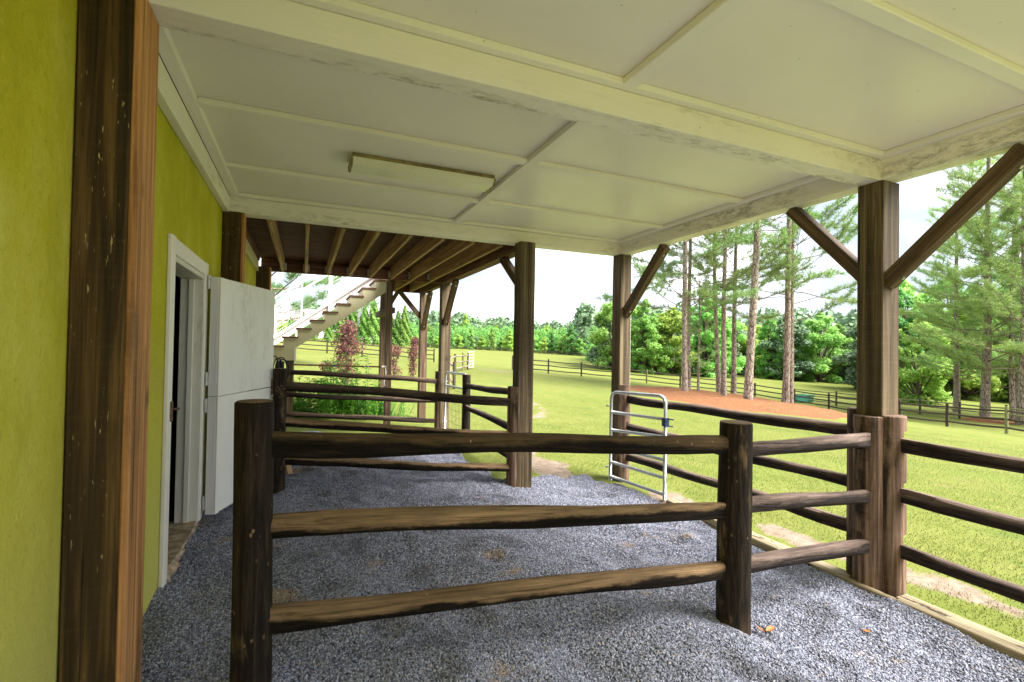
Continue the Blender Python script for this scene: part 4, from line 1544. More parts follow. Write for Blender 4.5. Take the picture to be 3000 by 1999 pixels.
def field_post_mesh(mat, r=0.065, h=1.0):
    k = ('p', mat.name)
    if k not in _pmesh:
        a = np.arange(8) * 2 * np.pi / 8
        V = [(math.cos(t) * r, math.sin(t) * r, 0) for t in a] + [(math.cos(t) * r * 0.95, math.sin(t) * r * 0.95, h) for t in a]
        F = [(i, (i + 1) % 8, 8 + (i + 1) % 8, 8 + i) for i in range(8)] + [tuple(range(8, 16))]
        _pmesh[k] = mesh_np('field_post', V, F, mat)
    return _pmesh[k]


def field_rail_mesh(mat, r=0.046):
    k = ('r', mat.name)
    if k not in _pmesh:
        n = 7
        V, F = [], []
        a = np.arange(6) * 2 * np.pi / 6
        for i in range(n):
            z = i / (n - 1)
            e = 0.55 if i in (0, n - 1) else 1.0
            V += [(math.cos(t) * r * e + 0.012 * math.sin(z * 5), math.sin(t) * r - 0.03 * math.sin(z * 3.14), z) for t in a]
        for i in range(n - 1):
            F += [(i * 6 + j, i * 6 + (j + 1) % 6, (i + 1) * 6 + (j + 1) % 6, (i + 1) * 6 + j) for j in range(6)]
        _pmesh[k] = mesh_np('field_rail', V, F, mat)
    return _pmesh[k]


def field_fence(label, pts, height=1.11, rails=(0.95, 0.60, 0.25), mossy=(), mat=None, railmat=None, stuff=False):
    mat = mat or m_field
    railmat = railmat or mat
    zs = [float(ground_z(np.array(x), np.array(y))) for x, y in pts]
    t = thing('pasture_fence', label, 'fence', (pts[0][0], pts[0][1], zs[0]))
    rr = random.Random(len(pts))
    if stuff:
        V, F = [], []

        def add(me, M):
            k = len(V)
            V.extend([tuple(M @ v.co) for v in me.vertices])
            F.extend([tuple(k + i for i in p.vertices) for p in me.polygons])
    rv, rf = [], []
    for i, (x, y) in enumerate(pts):
        o = bpy.data.objects.new('post', field_post_mesh(m_fieldgreen if i in mossy else mat))
        COL.objects.link(o)
        o.scale = (1, 1, height + 0.15 + rr.uniform(-0.03, 0.03))
        o.rotation_euler = (rr.uniform(-0.02, 0.02), rr.uniform(-0.02, 0.02), rr.uniform(0, 6))
        place(o, t, (x, y, zs[i] - 0.15))
        if i == 0:
            continue
        x0, y0 = pts[i - 1]
        for h in rails:
            p0 = Vector((x0, y0, zs[i - 1] + h + rr.uniform(-0.02, 0.02)))
            p1 = Vector((x, y, zs[i] + h + rr.uniform(-0.02, 0.02)))
            q = frame_quat(p0, p1)
            if stuff:
                me = field_rail_mesh(railmat)
                M = Matrix.Translation(p0 - Vector(t.location)) @ q.to_matrix().to_4x4() @ Matrix.Diagonal((1, 1, (p1 - p0).length, 1))
                k = len(rv)
                rv.extend([tuple(M @ v.co) for v in me.vertices])
                rf.extend([tuple(k + j for j in p.vertices) for p in me.polygons])
            else:
                o = bpy.data.objects.new('rail', field_rail_mesh(railmat))
                COL.objects.link(o)
                o.rotation_mode = 'QUATERNION'
                o.rotation_quaternion = q
                o.scale = (1, 1, (p1 - p0).length)
                place(o, t, p0)
    if stuff:
        obj('rails', mesh_np('far_rails', rv, rf, railmat), t, kind='stuff')
    return t


def densify(pts, step):
    out = [pts[0]]
    for a, b in zip(pts[:-1], pts[1:]):
        L = math.hypot(b[0] - a[0], b[1] - a[1])
        n = max(1, round(L / step))
        out += [(a[0] + (b[0] - a[0]) * k / n, a[1] + (b[1] - a[1]) * k / n) for k in range(1, n + 1)]
    return out


m_railpale = wood('field_rail_pale', (0.12, 0.09, 0.065), (0.25, 0.195, 0.15), (0.36, 0.29, 0.24), 12, 0.1)
field_fence('dark three-rail pasture fence behind the stair and the purple shrubs', [(-6.5, 45.1), (-3.8, 44.0), (-1.0, 42.85), (1.70, 41.68), (4.30, 40.57), (6.96, 39.43), (9.58, 38.31)])
field_fence('receding rail fence with pale sawn rails leading to the far white gate', [(5.6, 19.0), (6.0, 21.14), (6.5, 23.0), (7.13, 24.9), (8.0, 27.0), (8.9, 28.4), (9.8, 30.2)], railmat=m_railpale, mossy=(1, 3, 5))
field_fence('long dark three-rail pasture fence curving behind the pine grove', [(14.99, 34.92), (17.55, 33.83), (19.92, 32.81), (22.44, 32.07), (24.93, 31.22), (27.3, 30.1), (29.7, 28.64),
            (31.36, 26.63), (32.3, 24.15), (31.74, 21.25), (30.7, 18.35), (29.6, 15.96), (28.4, 13.30), (27.0, 10.6), (25.2, 7.6), (23.2, 4.5), (21.0, 1.2)], mossy=(4, 13))
field_fence('second mossy rail fence at the right, outside the long dark one', [(33.8, 25.6), (35.6, 23.3), (37.2, 21.3), (38.2, 19.4), (38.3, 17.3), (37.9, 14.9), (37.2, 12.0), (36.5, 9.2), (35.6, 6.2)], railmat=m_fieldgreen)
field_fence('distant double rail fence crossing the far side of the field', densify([(23, 152), (37.11, 147.25), (48.17, 140.36), (54.88, 128.79), (60.02, 121.17), (65.23, 108.07), (64.0, 92.0), (58.5, 70.0), (53.0, 52.0)], 4.2), stuff=True)
field_fence('faint farthest rail fence in front of the distant wood', densify([(20, 160), (37, 156), (52, 149), (60, 134), (66, 122), (71, 110)], 4.4), stuff=True)
field_fence('short rail fence in front of the white house beyond the stair', densify([(-24, 62), (-16, 60.5), (-8, 59.5), (-1.0, 58.5)], 3.2))
# far white gate at the end of the receding fence
zg = float(ground_z(np.array(9.8), np.array(30.7)))
gate('tube_gate', 'far white tubular field gate at the end of the receding fence', (9.95, 30.5), (10.95, 32.5),
     (zg + 1.16, zg + 0.95, zg + 0.74, zg + 0.53, zg + 0.32, zg + 0.12), (zg + 1.15, zg + 0.94, zg + 0.73, zg + 0.52, zg + 0.31, zg + 0.11), zg + 0.08, zg + 0.06, 0.027, m_whitemetal)

# green trough behind the fence
tx, ty = 34.2, 25.0
tz = float(ground_z(np.array(tx), np.array(ty)))
tr = thing('water_trough', 'low green plastic trough behind the long fence near the trees', 'trough', (tx, ty, tz))
aabox('shell', (tx - 0.9, ty - 0.35, tz), (tx + 0.9, ty + 0.35, tz + 0.55), m_green, tr, axis=0, bev=0.08)
aabox('rim', (tx - 0.95, ty - 0.4, tz + 0.5), (tx + 0.95, ty - 0.36, tz + 0.6), m_green, tr, axis=0)
aabox('rim', (tx - 0.95, ty + 0.36, tz + 0.5), (tx + 0.95, ty + 0.4, tz + 0.6), m_green, tr, axis=0)

# ------------------------------------------------------------------ small things by the barn corner
stk = tag(timber('stake', (-0.445, 7.6, 0.15), (-0.445, 7.6, 1.385), 0.075, 0.075, m_halfpost, None), 'reddish-brown wooden stake behind the open door holding the hose', 'stake')
hose = thing('coiled_hose', 'black hose looped over the brown stake behind the middle fence post', 'hose', (-0.36, 7.58, 1.2))
for k, (cx, rx_, rz_, tl_) in enumerate(((-0.37, 0.055, 0.20, 0.0), (-0.33, 0.06, 0.17, 0.03), (-0.29, 0.075, 0.18, 0.01), (-0.27, 0.085, 0.15, -0.02))):
    a = np.linspace(0, 2 * math.pi, 28)
    tube('loop', [(cx + rx_ * math.cos(t), 7.54 + 0.02 * k + tl_ * math.sin(t), 1.235 + rz_ * math.sin(t)) for t in a], 0.009, m_black, hose, 7)
tool = thing('long_rod', 'slim dark rod leaning upright against the barn corner post', 'rod', (-0.47, 8.36, 0.2))
tube('shaft', [(-0.47, 8.30, 0.25), (-0.505, 8.37, 2.0)], 0.011, m_rust, tool, 8)
tube('tip', [(-0.505, 8.37, 2.0), (-0.507, 8.373, 2.06)], 0.007, m_steel, tool, 8)
cup = thing('feed_tub', 'small red and white tub beside the door latch', 'tub', (-0.36, 6.35, 1.02))
a = np.linspace(0, 2 * math.pi, 13)[:-1]
for nm, z0, z1, r0_, r1_, mt in (('tub_lid', 1.10, 1.175, 0.052, 0.05, m_red), ('tub_body', 0.99, 1.099, 0.043, 0.05, m_white)):
    V = [(math.cos(t) * r0_, math.sin(t) * r0_, 0) for t in a] + [(math.cos(t) * r1_, math.sin(t) * r1_, z1 - z0) for t in a]
    F = [(i, (i + 1) % 12, 12 + (i + 1) % 12, 12 + i) for i in range(12)] + [tuple(range(12, 24)), tuple(reversed(range(12)))]
    o = bpy.data.objects.new(nm, mesh_np(nm, V, F, mt))
    COL.objects.link(o)
    place(o, cup, (-0.36, 6.35, z0))
aabox('tub_bracket', (-0.50, 6.30, 0.96), (-0.30, 6.40, 0.988), m_rust, cup)
timber('bracket_arm', (-0.69, 6.35, 0.95), (-0.45, 6.35, 0.965), 0.02, 0.02, m_rust, cup)
pk = tag(timber('leaning_plank', (-0.105, 5.60, 0.22), (-0.24, 5.66, 0.85), 0.10, 0.03, m_plank, None), 'pale plank end leaning behind the middle fence post', 'plank')
pole = thing('taped_pole', 'long thin brown pole with blue tape bands laid from stair post to deck post', 'pole', (-0.14, 9.05, 1.25))
pa, pb = np.array((-0.16, 9.10, 1.258)), np.array((1.33, 8.70, 1.235))
tube('shaft', [pa, pb], 0.014, m_pole, pole, 8)
for t in (0.02, 0.17, 0.19, 0.43, 0.45, 0.76, 0.80):
    tube('tape_band', [pa + (pb - pa) * t, pa + (pb - pa) * (t + 0.012)], 0.0165, m_blue if t < 0.6 else m_white, pole, 8)
tube('hanging_string', smooth_path([(1.315, 8.69, 1.235), (1.32, 8.68, 1.1), (1.30, 8.69, 0.98), (1.31, 8.69, 0.90)], 5), 0.008, m_rope, pole, 5)
tube('tip_wrap', [pa + (pb - pa) * 0.95, pb], 0.019, m_rope, pole, 8)

# dry leaves on the gravel
for k, (x, y, s, lab) in enumerate(((2.42, 1.94, 0.035, 'orange dry leaf on the gravel right of the nearer round post'), (2.36, 1.955, 0.025, 'small curled brown leaf touching the orange one on the gravel'),
                                    (1.6, 4.45, 0.03, 'brown leaf lying on the gravel before the centre post'), (2.95, 1.75, 0.022, 'reddish scrap of leaf on the right-hand gravel'))):
    z = float(floor_z(np.array(x), np.array(y))) + 0.016
    V = []
    n = 9
    for i in range(n):
        t = i / (n - 1)
        w = math.sin(t * 3.14) ** 0.8 * s * 0.45
        V += [((t - 0.5) * s * 2, -w, 0.3 * w + 0.3 * s * (t - 0.5) ** 2), ((t - 0.5) * s * 2, 0, 0.0), ((t - 0.5) * s * 2, w, 0.45 * w + 0.3 * s * (t - 0.5) ** 2)]
    F = []
    for i in range(n - 1):
        F += [(i * 3, i * 3 + 3, i * 3 + 4, i * 3 + 1), (i * 3 + 1, i * 3 + 4, i * 3 + 5, i * 3 + 2)]
    o = bpy.data.objects.new('dry_leaf', mesh_np('dry_leaf', V, F, m_leaf_dry))
    COL.objects.link(o)
    o.location = (x, y, z)
    o.rotation_euler = (0.1, -0.15, k * 1.7)
    tag(o, lab, 'leaf', 'dry leaves on the gravel')

# straw wisps on the gravel and cobwebby hay: one scatter
rg = np.random.default_rng(21)
V, F = [], []
for k in range(420):
    x, y = rg.uniform(-0.6, 3.5), rg.uniform(0.9, 7.5)
    z = float(floor_z(np.array(x), np.array(y))) + 0.012
    an, L, w = rg.uniform(0, 6.28), rg.uniform(0.015, 0.07), 0.0012
    dx, dy = math.cos(an) * L, math.sin(an) * L
    b0 = len(V)
    V += [(x - dy / L * w, y + dx / L * w, z), (x + dy / L * w, y - dx / L * w, z), (x + dx, y + dy, z + rg.uniform(0, 0.012))]
    F.append((b0, b0 + 1, b0 + 2))
m_hay = plain('hay', (0.55, 0.43, 0.24), 0.8)
tag(obj('hay_wisps', mesh_np('hay_wisps', V, F, m_hay), kind='stuff'), 'stray wisps of hay scattered over the gravel', 'hay')


# ------------------------------------------------------------------ vegetation
def quads_cloud(P, Nrm, size, rg, aspect=0.55):
    """one rhombic leaf per point"""
    n = len(P)
    t = rg.normal(size=(n, 3))
    t -= (t * Nrm).sum(1)[:, None] * Nrm
    t /= np.linalg.norm(t, axis=1)[:, None] + 1e-9
    b = np.cross(Nrm, t)
    s = (size * rg.uniform(0.65, 1.3, n))[:, None]
    V = np.stack([P - t * s, P + b * s * aspect, P + t * s, P - b * s * aspect], 1).reshape(-1, 3)
    F = np.arange(n * 4).reshape(n, 4)
    return V, F


def cat_mesh(parts):
    V, F, k = [], [], 0
    for v, f in parts:
        V.append(v)
        F.append(f + k)
        k += len(v)
    return np.concatenate(V), np.concatenate(F)


def unit(v):
    return v / (np.linalg.norm(v, axis=-1, keepdims=True) + 1e-9)


def broadleaf(seed, H, R, nlobe, nleaf, leaf, base=0.12, conic=0.0):
    """trunk with limbs + leafy crown; returns (trunk V,F), (crown V,F)"""
    rg = np.random.default_rng(seed)
    parts = []
    path = [(0, 0, -0.3)] + [(rg.normal() * 0.03 * H * t, rg.normal() * 0.03 * H * t, H * t * 0.85) for t in (0.15, 0.35, 0.6, 1.0)]
    path = smooth_path(path, 4)
    rad = np.linspace(0.026 * H, 0.004 * H, len(path))
    parts.append(tube_np(path, rad, 7))
    C, RR = [], []
    for i in range(nlobe):
        t = base + (1 - base) * (i + rg.uniform(0, 1)) / nlobe
        prof = math.sin(min(1.0, (t - base) / (1 - base) * 0.93 + 0.1) * math.pi) ** 0.6
        if conic:
            prof = prof * (1 - conic) + conic * (1 - (t - base) / (1 - base))
        an = rg.uniform(0, 2 * math.pi)
        rr = R * prof * rg.uniform(0.35, 0.95)
        r_l = R * rg.uniform(0.26, 0.42) * (26 / nlobe) ** 0.45 * (0.55 + 0.45 * prof)
        c = np.array([math.cos(an) * rr, math.sin(an) * rr, H * t - r_l * 0.3])
        C.append(c)
        RR.append(r_l)
        if i % 2 == 0:
            z0 = max(0.12, t - 0.25) * H * 0.85
            k = int(np.clip(z0 / (H * 0.85) * len(path), 0, len(path) - 1))
            s = path[k]
            parts.append(tube_np(smooth_path([s, s * 0.4 + c * 0.6 + np.array([0, 0, -0.1]), c], 3), np.linspace(0.009 * H, 0.003 * H, 7), 5))
    C, RR = np.array(C), np.array(RR)
    w = RR ** 2 / (RR ** 2).sum()
    idx = rg.choice(nlobe, nleaf, p=w)
    d = unit(rg.normal(size=(nleaf, 3)))
    rad = RR[idx] * rg.uniform(0.6, 1.12, nleaf)
    # lumpy shell with twiggy outliers
    rad *= 1 + 0.22 * np.sin(d[:, 0] * 6 + idx) * np.sin(d[:, 1] * 7 + idx * 2) * np.sin(d[:, 2] * 6)
    P = C[idx] + d * rad[:, None] * np.array([1, 1, 0.8])
    P[:, 2] = np.where(P[:, 2] < 0.0, -P[:, 2] * 0.5, P[:, 2])
    nr = unit(d[:len(P)] * 0.8 + rg.normal(size=(len(P), 3)) * 0.55 + np.array([0, 0, 0.6]))
    crown = quads_cloud(P, nr, np.full(len(P), leaf), rg, 0.62)
    return cat_mesh(parts), crown


def pine(seed, H, r0, bstart, nbr, Lmax, tufts=13, dens=1.0, needle=0.27, crown_pow=0.8, droop=0.0, tip=1.0):
    """tall pine: straight tapering trunk, wandering limbs, needle tufts along the twigs"""
    rg = np.random.default_rng(seed)
    parts, TP, TA = [], [], []
    lean = rg.normal(size=2) * 0.012
    tp = [np.array([lean[0] * z + 0.04 * math.sin(z * 0.5 + seed), lean[1] * z + 0.04 * math.cos(z * 0.4 + seed), z]) for z in np.linspace(-0.3, H, 22)]
    tr_ = [r0 * (1.25 if i == 0 else 1.0) * (1 - 0.88 * max(0, z[2]) / H) ** 0.75 + 0.01 for i, z in enumerate(tp)]
    tr_[1] *= 1.08
    parts.append(tube_np(tp, np.array(tr_), 12))
    for i in range(nbr):
        t = bstart + (1 - bstart) * ((i + rg.uniform(0, 0.9)) / nbr)
        z = t * H
        k = (z + 0.3) / (H + 0.3) * 21
        o = np.array(tp[int(k)]) + (np.array(tp[min(21, int(k) + 1)]) - np.array(tp[int(k)])) * (k - int(k))
        az = i * 2.399 + rg.uniform(-0.5, 0.5)
        u = (t - bstart) / (1 - bstart)
        L = Lmax * (0.25 + 0.75 * (1 - u) ** crown_pow) * rg.uniform(0.6, 1.1)
        if rg.uniform() < 0.1:
            L *= 0.5
        el = rg.uniform(-0.15, 0.3) + 0.55 * u - droop
        d0 = np.array([math.cos(az), math.sin(az), 0])
        pts, p, e, a2 = [o], o.copy(), el, az
        ns = 6
        for s in range(ns):
            a2 += rg.normal() * 0.16
            e += rg.normal() * 0.10 + 0.05
            p = p + np.array([math.cos(a2) * math.cos(e), math.sin(a2) * math.cos(e), math.sin(e)]) * L / ns
            pts.append(p.copy())
        pts = np.array(pts)
        rb = max(0.015, r0 * 0.24 * (1 - u * 0.7) * (L / Lmax) ** 0.7)
        parts.append(tube_np(pts, np.linspace(rb, 0.007, ns + 1), 5))
        ntw = max(3, int(L * 3.6 * dens))
        for w in range(ntw):
            s = (0.38 + 0.62 * (w + rg.uniform(0, 1)) / ntw) * ns
            j = min(ns - 1, int(s))
            q = pts[j] + (pts[j + 1] - pts[j]) * (s - j)
            dr = unit(pts[j + 1] - pts[j])
            lat = unit(np.cross(dr, [0, 0, 1])) * rg.choice([-1, 1])
            tw = unit(dr * 0.7 + lat * rg.uniform(0.3, 1.0) + np.array([0, 0, rg.uniform(-0.1, 0.45)]))
            tl = rg.uniform(0.25, 0.8) * min(1.0, 0.35 + L / 4)
            e2 = q + tw * tl
            parts.append(tube_np(np.array([q, (q + e2) / 2 + np.array([0, 0, -0.02]), e2]), np.array([0.009, 0.007, 0.004]), 3))
            nt_ = max(2, int(tl / 0.13))
            for m_ in range(nt_):
                f = (m_ + 1) / nt_
                TP.append(q + (e2 - q) * f + rg.normal(size=3) * 0.025)
                TA.append(unit(tw + rg.normal(size=3) * 0.35 + np.array([0, 0, 0.25])))
    TP, TA = np.array(TP), np.array(TA)
    n = len(TP)
    D = unit(np.repeat(TA, tufts, 0) * 0.75 + rg.normal(size=(n * tufts, 3)) * 0.62)
    O = np.repeat(TP, tufts, 0)
    Ln = needle * rg.uniform(0.6, 1.1, n * tufts)[:, None]
    sd_ = unit(np.cross(D, rg.normal(size=D.shape))) * 0.010
    V = np.stack([O - sd_, O + sd_, O + D * Ln + sd_ * 0.4, O + D * Ln - sd_ * 0.4], 1).reshape(-1, 3)
    F = np.arange(n * tufts * 4).reshape(-1, 4)
    return cat_mesh(parts), (V, F)


def make_tree(name, label, cat, geo, mat_t, mat_c, group=None):
    (tv, tf), (cv, cf) = geo
    t = thing(name, label, cat, (0, 0, 0), group)
    obj('trunk', mesh_np(name + '_trunk', tv, tf, mat_t, smooth=True), t)
    obj('crown', mesh_np(name + '_crown', cv, cf, mat_c), t)
    return t


def put(proto, used, label, x, y, s=1.0, rz=0.0, dz=0.0, group=None, mat=None, sz=None, wide=1.0):
    """first use takes the prototype itself, later uses copy it with its parts"""
    if proto.name not in used:
        used.add(proto.name)
        t = proto
    else:
        t = copy_tree(proto)
    t.location = (x, y, float(ground_z(np.array(x), np.array(y))) + dz)
    t.scale = (s * wide, s * wide, sz or s)
    t.rotation_euler = (0, 0, rz)
    t['label'] = label
    if group:
        t['group'] = group
    if mat is not None:
        for ch in t.children:
            if ch.name.startswith('crown'):
                if ch.data.materials[0] != mat:
                    ch.material_slots[0].link = 'OBJECT'
                    ch.material_slots[0].material = mat
    return t


used = set()
G_GROVE = 'tall pines standing on the pine straw bed'
PN = [make_tree('pine_tree', 'x', 'pine tree', pine(11 + k, 17 + k, 0.165, 0.27 + 0.04 * (k % 3), 36, 5.6, 14, 1.2), m_bark, m_needle) for k in range(4)]
thinp = make_tree('pine_tree', 'x', 'pine tree', pine(31, 7.2, 0.075, 0.15, 30, 1.9, 11, 1.1, needle=0.22), m_bark, m_needle)
grove = [(20.18, 21.83, 0, 0.98, 0.4, 'pale-barked pine at the left edge of the straw bed', None),
         (22.9, 24.5, 1, 0.92, 2.2, 'slim pine half hidden behind the leftmost grove pine', None),
         (25.9, 24.9, 2, 0.95, 4.0, 'dark-barked pine just left of and behind the central pair', None),
         (22.97, 21.73, 3, 0.93, 5.2, 'pine in front of a dark trunk, third trunk group from the left', None),
         (26.9, 24.6, 1, 1.02, 3.3, 'tall dark pine behind the thickest grove pine', None),
         (21.86, 18.94, 2, 1.25, 1.0, 'thickest pine with lichen-white foot in the middle of the straw bed', None),
         (26.36, 20.28, 3, 1.12, 0.2, 'left trunk of the twin pines on the right of the straw bed', None),
         (27.7, 21.0, 0, 1.02, 2.9, 'right trunk of the twin pines on the right of the straw bed', None)]
for x, y, k, s, rz, lab, _ in grove:
    put(PN[k], used, lab, x, y, s, rz, 0.05, G_GROVE)
put(thinp, used, 'thin young pine between the leftmost grove pine and the dark trunks', 22.39, 23.07, 1.0, 0.0, 0.05, G_GROVE)
# fuller pines to the right, with low branches
m_needlelush = leaf_mat('lush_pine_needles', [(0.18, 0.32, 0.10), (0.34, 0.52, 0.17), (0.48, 0.66, 0.25)], 0.5, 0.5)
PR = [make_tree('pine_tree', 'x', 'pine tree', pine(51 + k, 19, 0.24, 0.15, 84, 4.7, 14, 1.5, needle=0.31, crown_pow=0.7), m_bark, m_needlelush) for k in range(2)]
G_R = 'bushy pines at the right edge'
put(PR[0], used, 'large bushy pine with bare lower trunk behind the right fence', 39.7, 16.6, 1.0, 0.5, 0.0, G_R)
put(PR[1], used, 'thick-trunked bushy pine cut by the right edge of the picture', 38.4, 14.35, 1.1, 1.8, 0.0, G_R)
put(thinp, used, 'slender pine trunk between the two big right-hand pines', 40.6, 15.7, 1.7, 2.0, 0.0, G_R)
put(PR[0], used, 'tall bushy pine behind the right-hand pines, top above the brace', 46.0, 17.5, 0.98, 3.6, 0.0, G_R)
put(PR[1], used, 'bushy pine far right beyond the mossy fence', 44.5, 12.4, 1.05, 4.9, 0.0, G_R)
put(PR[0], used, 'bushy pine between the far right pines and the leafy trees', 43.0, 19.6, 0.8, 5.6, 0.0, G_R)
# pine behind the stair
SP = make_tree('pine_tree', 'x', 'pine tree', pine(63, 13, 0.22, 0.06, 62, 6.4, 14, 1.7, needle=0.28, crown_pow=0.5), m_bark, m_needle)
put(SP, used, 'spreading pine seen through the stair guardrail', -1.6, 24.0, 1.0, 0.4, 0.0)
put(PN[2], used, 'second pine farther left behind the stair pine', -4.6, 36.0, 0.9, 1.1, -0.3)

# broadleaf trees
BL = [make_tree('broadleaf_tree', 'x', 'tree', broadleaf(70 + k, 9.0 + (k % 3), (3.0, 3.5, 2.6, 3.2)[k], 72, 11500, 0.165, base=0.0), m_barkdark, m_leaf) for k in range(4)]
BF = [make_tree('broadleaf_tree', 'x', 'tree', broadleaf(80 + k, 10.0 + 2 * k, (3.6, 4.0, 3.2)[k], 40, 5600, 0.27, base=0.0, conic=0.2 * k), m_barkdark, m_leaf) for k in range(3)]
MM = [m_leaf, m_leafdark, m_leafbright, m_needlefar]
rt = random.Random(5)
fx, fy = math.sin(CAM_YAW), math.cos(CAM_YAW)


def polar(tan_a, D):
    """ground point at axial distance D and lateral tangent tan_a"""
    L = tan_a * D
    return D * fx + L * fy, D * fy - L * fx


def side_word(m):
    return {'broadleaf_green': 'mid-green', 'broadleaf_dark': 'dark green', 'broadleaf_bright': 'bright yellow-green', 'far_pine_foliage': 'grey-green'}[m.name]


G_BEHIND = 'leafy trees behind the pine grove'
row = []
for k in range(17):                                  # directly behind the grove
    ta = 0.195 + k * 0.034 + rt.uniform(-0.012, 0.012)
    row.append((ta, rt.uniform(60, 70), rt.uniform(0.72, 1.0), rt.choice((0, 0, 1, 2, 3))))
for i, (ta, D, s, mi) in enumerate(row):
    x, y = polar(ta, D)
    put(BL[i % 4], used, '%s leafy tree, %s from the left in the row behind the pine grove' % (side_word(MM[mi]), ORD[i]), x, y, s, rt.uniform(0, 6), -0.2, G_BEHIND, MM[mi], wide=rt.uniform(0.95, 1.25))
for i in range(12):                                  # second row, taller
    ta = 0.19 + i * 0.048 + rt.uniform(-0.015, 0.015)
    x, y = polar(ta, rt.uniform(82, 96))
    mi = rt.choice((0, 1, 3, 2))
    put(BL[(i + 2) % 4], used, 'taller %s tree, %s from the left in the back row beyond the grove' % (side_word(MM[mi]), ORD[i]), x, y, rt.uniform(0.85, 1.02), rt.uniform(0, 6), -0.3, G_BEHIND, MM[mi])
G_RT = 'leafy trees at the right beyond the mossy fence'
right = [(0.835, 41, 0.72, 2, 'low bright yellow-green tree just right of the porch post'), (0.79, 47, 0.95, 1, 'dark green tree right behind the porch post top of fence'),
         (0.87, 52, 1.15, 0, 'mid-green tree rising behind the bright yellow-green one'), (0.93, 48, 1.1, 2, 'bright tree filling the gap left of the large bushy pine'),
         (0.99, 50, 1.15, 0, 'mid-green tree behind the trunk of the large bushy pine'), (1.05, 47, 1.0, 1, 'dark green tree behind the cut-off pine at the right edge'),
         (1.12, 50, 1.1, 0, 'leafy tree at the far right edge behind the pines'), (0.74, 52, 1.0, 0, 'mid-green tree hidden mostly by the right porch post'),
         (0.90, 64, 1.5, 1, 'tall dark tree standing back above the bright right-hand trees'), (1.02, 62, 1.5, 0, 'tall mid-green tree standing back behind the bushy pines'),
         (1.2, 52, 1.2, 1, 'dark leafy tree just outside the right edge'), (1.32, 52, 1.2, 0, 'leafy tree outside the right edge farther along'), (0.80, 66, 1.45, 0, 'tall mid-green tree standing back beside the right porch post')]
for i, (ta, D, s, mi, lab) in enumerate(right):
    x, y = polar(ta, D)
    put(BL[(i + 1) % 4], used, lab, x, y, s, rt.uniform(0, 6), -0.2, G_RT, MM[mi], wide=rt.uniform(1.0, 1.2))
G_FAR = 'trees of the distant row across the field'
far = []
for k in range(34):
    far.append((-0.235 + k * 0.0138 + rt.uniform(-0.006, 0.006), rt.uniform(150, 172) if k < 23 else rt.uniform(128, 150), rt.uniform(0.40, 0.64)))
for i, (ta, D, s) in enumerate(far):
    x, y = polar(ta, D)
    mi = (0, 2, 1, 0, 3, 0, 2, 1)[i % 8]
    mat = m_needlefar if mi == 3 else MM[mi]
    put(BF[i % 3], used, 'distant %s tree, %s from the left in the row across the field' % (side_word(mat), ORD[i]), x, y, s, rt.uniform(0, 6), -0.3, G_FAR, mat, wide=rt.uniform(0.9, 1.25))
for i in range(16):
    ta = -0.23 + i * 0.033 + rt.uniform(-0.01, 0.01)
    x, y = polar(ta, rt.uniform(190, 225))
    mi = (2, 0, 0, 1)[i % 4]
    put(BF[(i + 1) % 3], used, 'taller distant %s tree, %s from the left behind the far row' % (side_word(MM[mi]), ORD[i]), x, y, rt.uniform(0.72, 1.05), rt.uniform(0, 6), -0.5, G_FAR, MM[mi])

# the wooded ridge: nobody could count it
rg = np.random.default_rng(77)
parts = []
n_tree = 900
for k in range(n_tree):
    ta = rg.uniform(-0.42, 0.75)
    D = rg.uniform(235, 420)
    if ta > 0.14:
        D = rg.uniform(130, 300)
    x, y = polar(ta, D)
    z = float(gz(x, y))
    h = rg.uniform(11, 16)
    r_ = h * rg.uniform(0.2, 0.3)
    m_ = 110
    d = unit(rg.normal(size=(m_, 3)))
    u = rg.uniform(0.2, 1, m_)
    prof = np.sqrt(np.clip(1 - ((u - 0.62) / 0.42) ** 2, 0.02, 1))
    P = np.stack([x + d[:, 0] * r_ * prof, y + d[:, 1] * r_ * prof, z + u * h + d[:, 2] * 0.5], 1)
    parts.append(quads_cloud(P, unit(d + np.array([0, 0, 0.6])), np.full(m_, h * 0.062), rg, 0.7))
V, F = cat_mesh(parts)
tag(obj('wooded_ridge', mesh_np('wooded_ridge', V, F, m_needlefar), kind='stuff'), 'grey-green pine wood covering the distant ridge', 'wood')

parts = []
for k in range(640):
    if k >= 420:
        ta, D = rg.uniform(-0.26, 0.22), rg.uniform(168, 215)
    elif k < 260:
        ta, D = rg.uniform(0.17, 0.80), rg.uniform(74, 118)
    else:
        ta, D = rg.uniform(0.76, 1.4), rg.uniform(54, 78)
    x, y = polar(ta, D)
    z = float(gz(x, y)) - 0.3
    h = rg.uniform(4.0, 7.6) * (1.15 if ta > 0.76 else 1.0)
    if k >= 420:
        h *= 1.25
    r_ = rg.uniform(1.8, 3.0) * (1.4 if k >= 420 else 1.0)
    m_ = 260
    d = unit(rg.normal(size=(m_, 3)))
    u = rg.uniform(0.0, 1, m_)
    prof = np.sqrt(np.clip(1 - ((u - 0.45) / 0.6) ** 2, 0.02, 1)) * rg.uniform(0.6, 1.1, m_)
    P = np.stack([x + d[:, 0] * r_ * prof, y + d[:, 1] * r_ * prof, z + u * h + d[:, 2] * 0.4], 1)
    parts.append(quads_cloud(P, unit(d * 0.8 + rg.normal(size=(m_, 3)) * 0.5 + np.array([0, 0, 0.6])), np.full(m_, 0.42 if k >= 420 else 0.27), rg, 0.65))
V, F = cat_mesh(parts)
tag(obj('woodland_edge', mesh_np('woodland_edge', V, F, m_leaf), kind='stuff'), 'leafy wood filling in behind the rows of trees', 'wood')

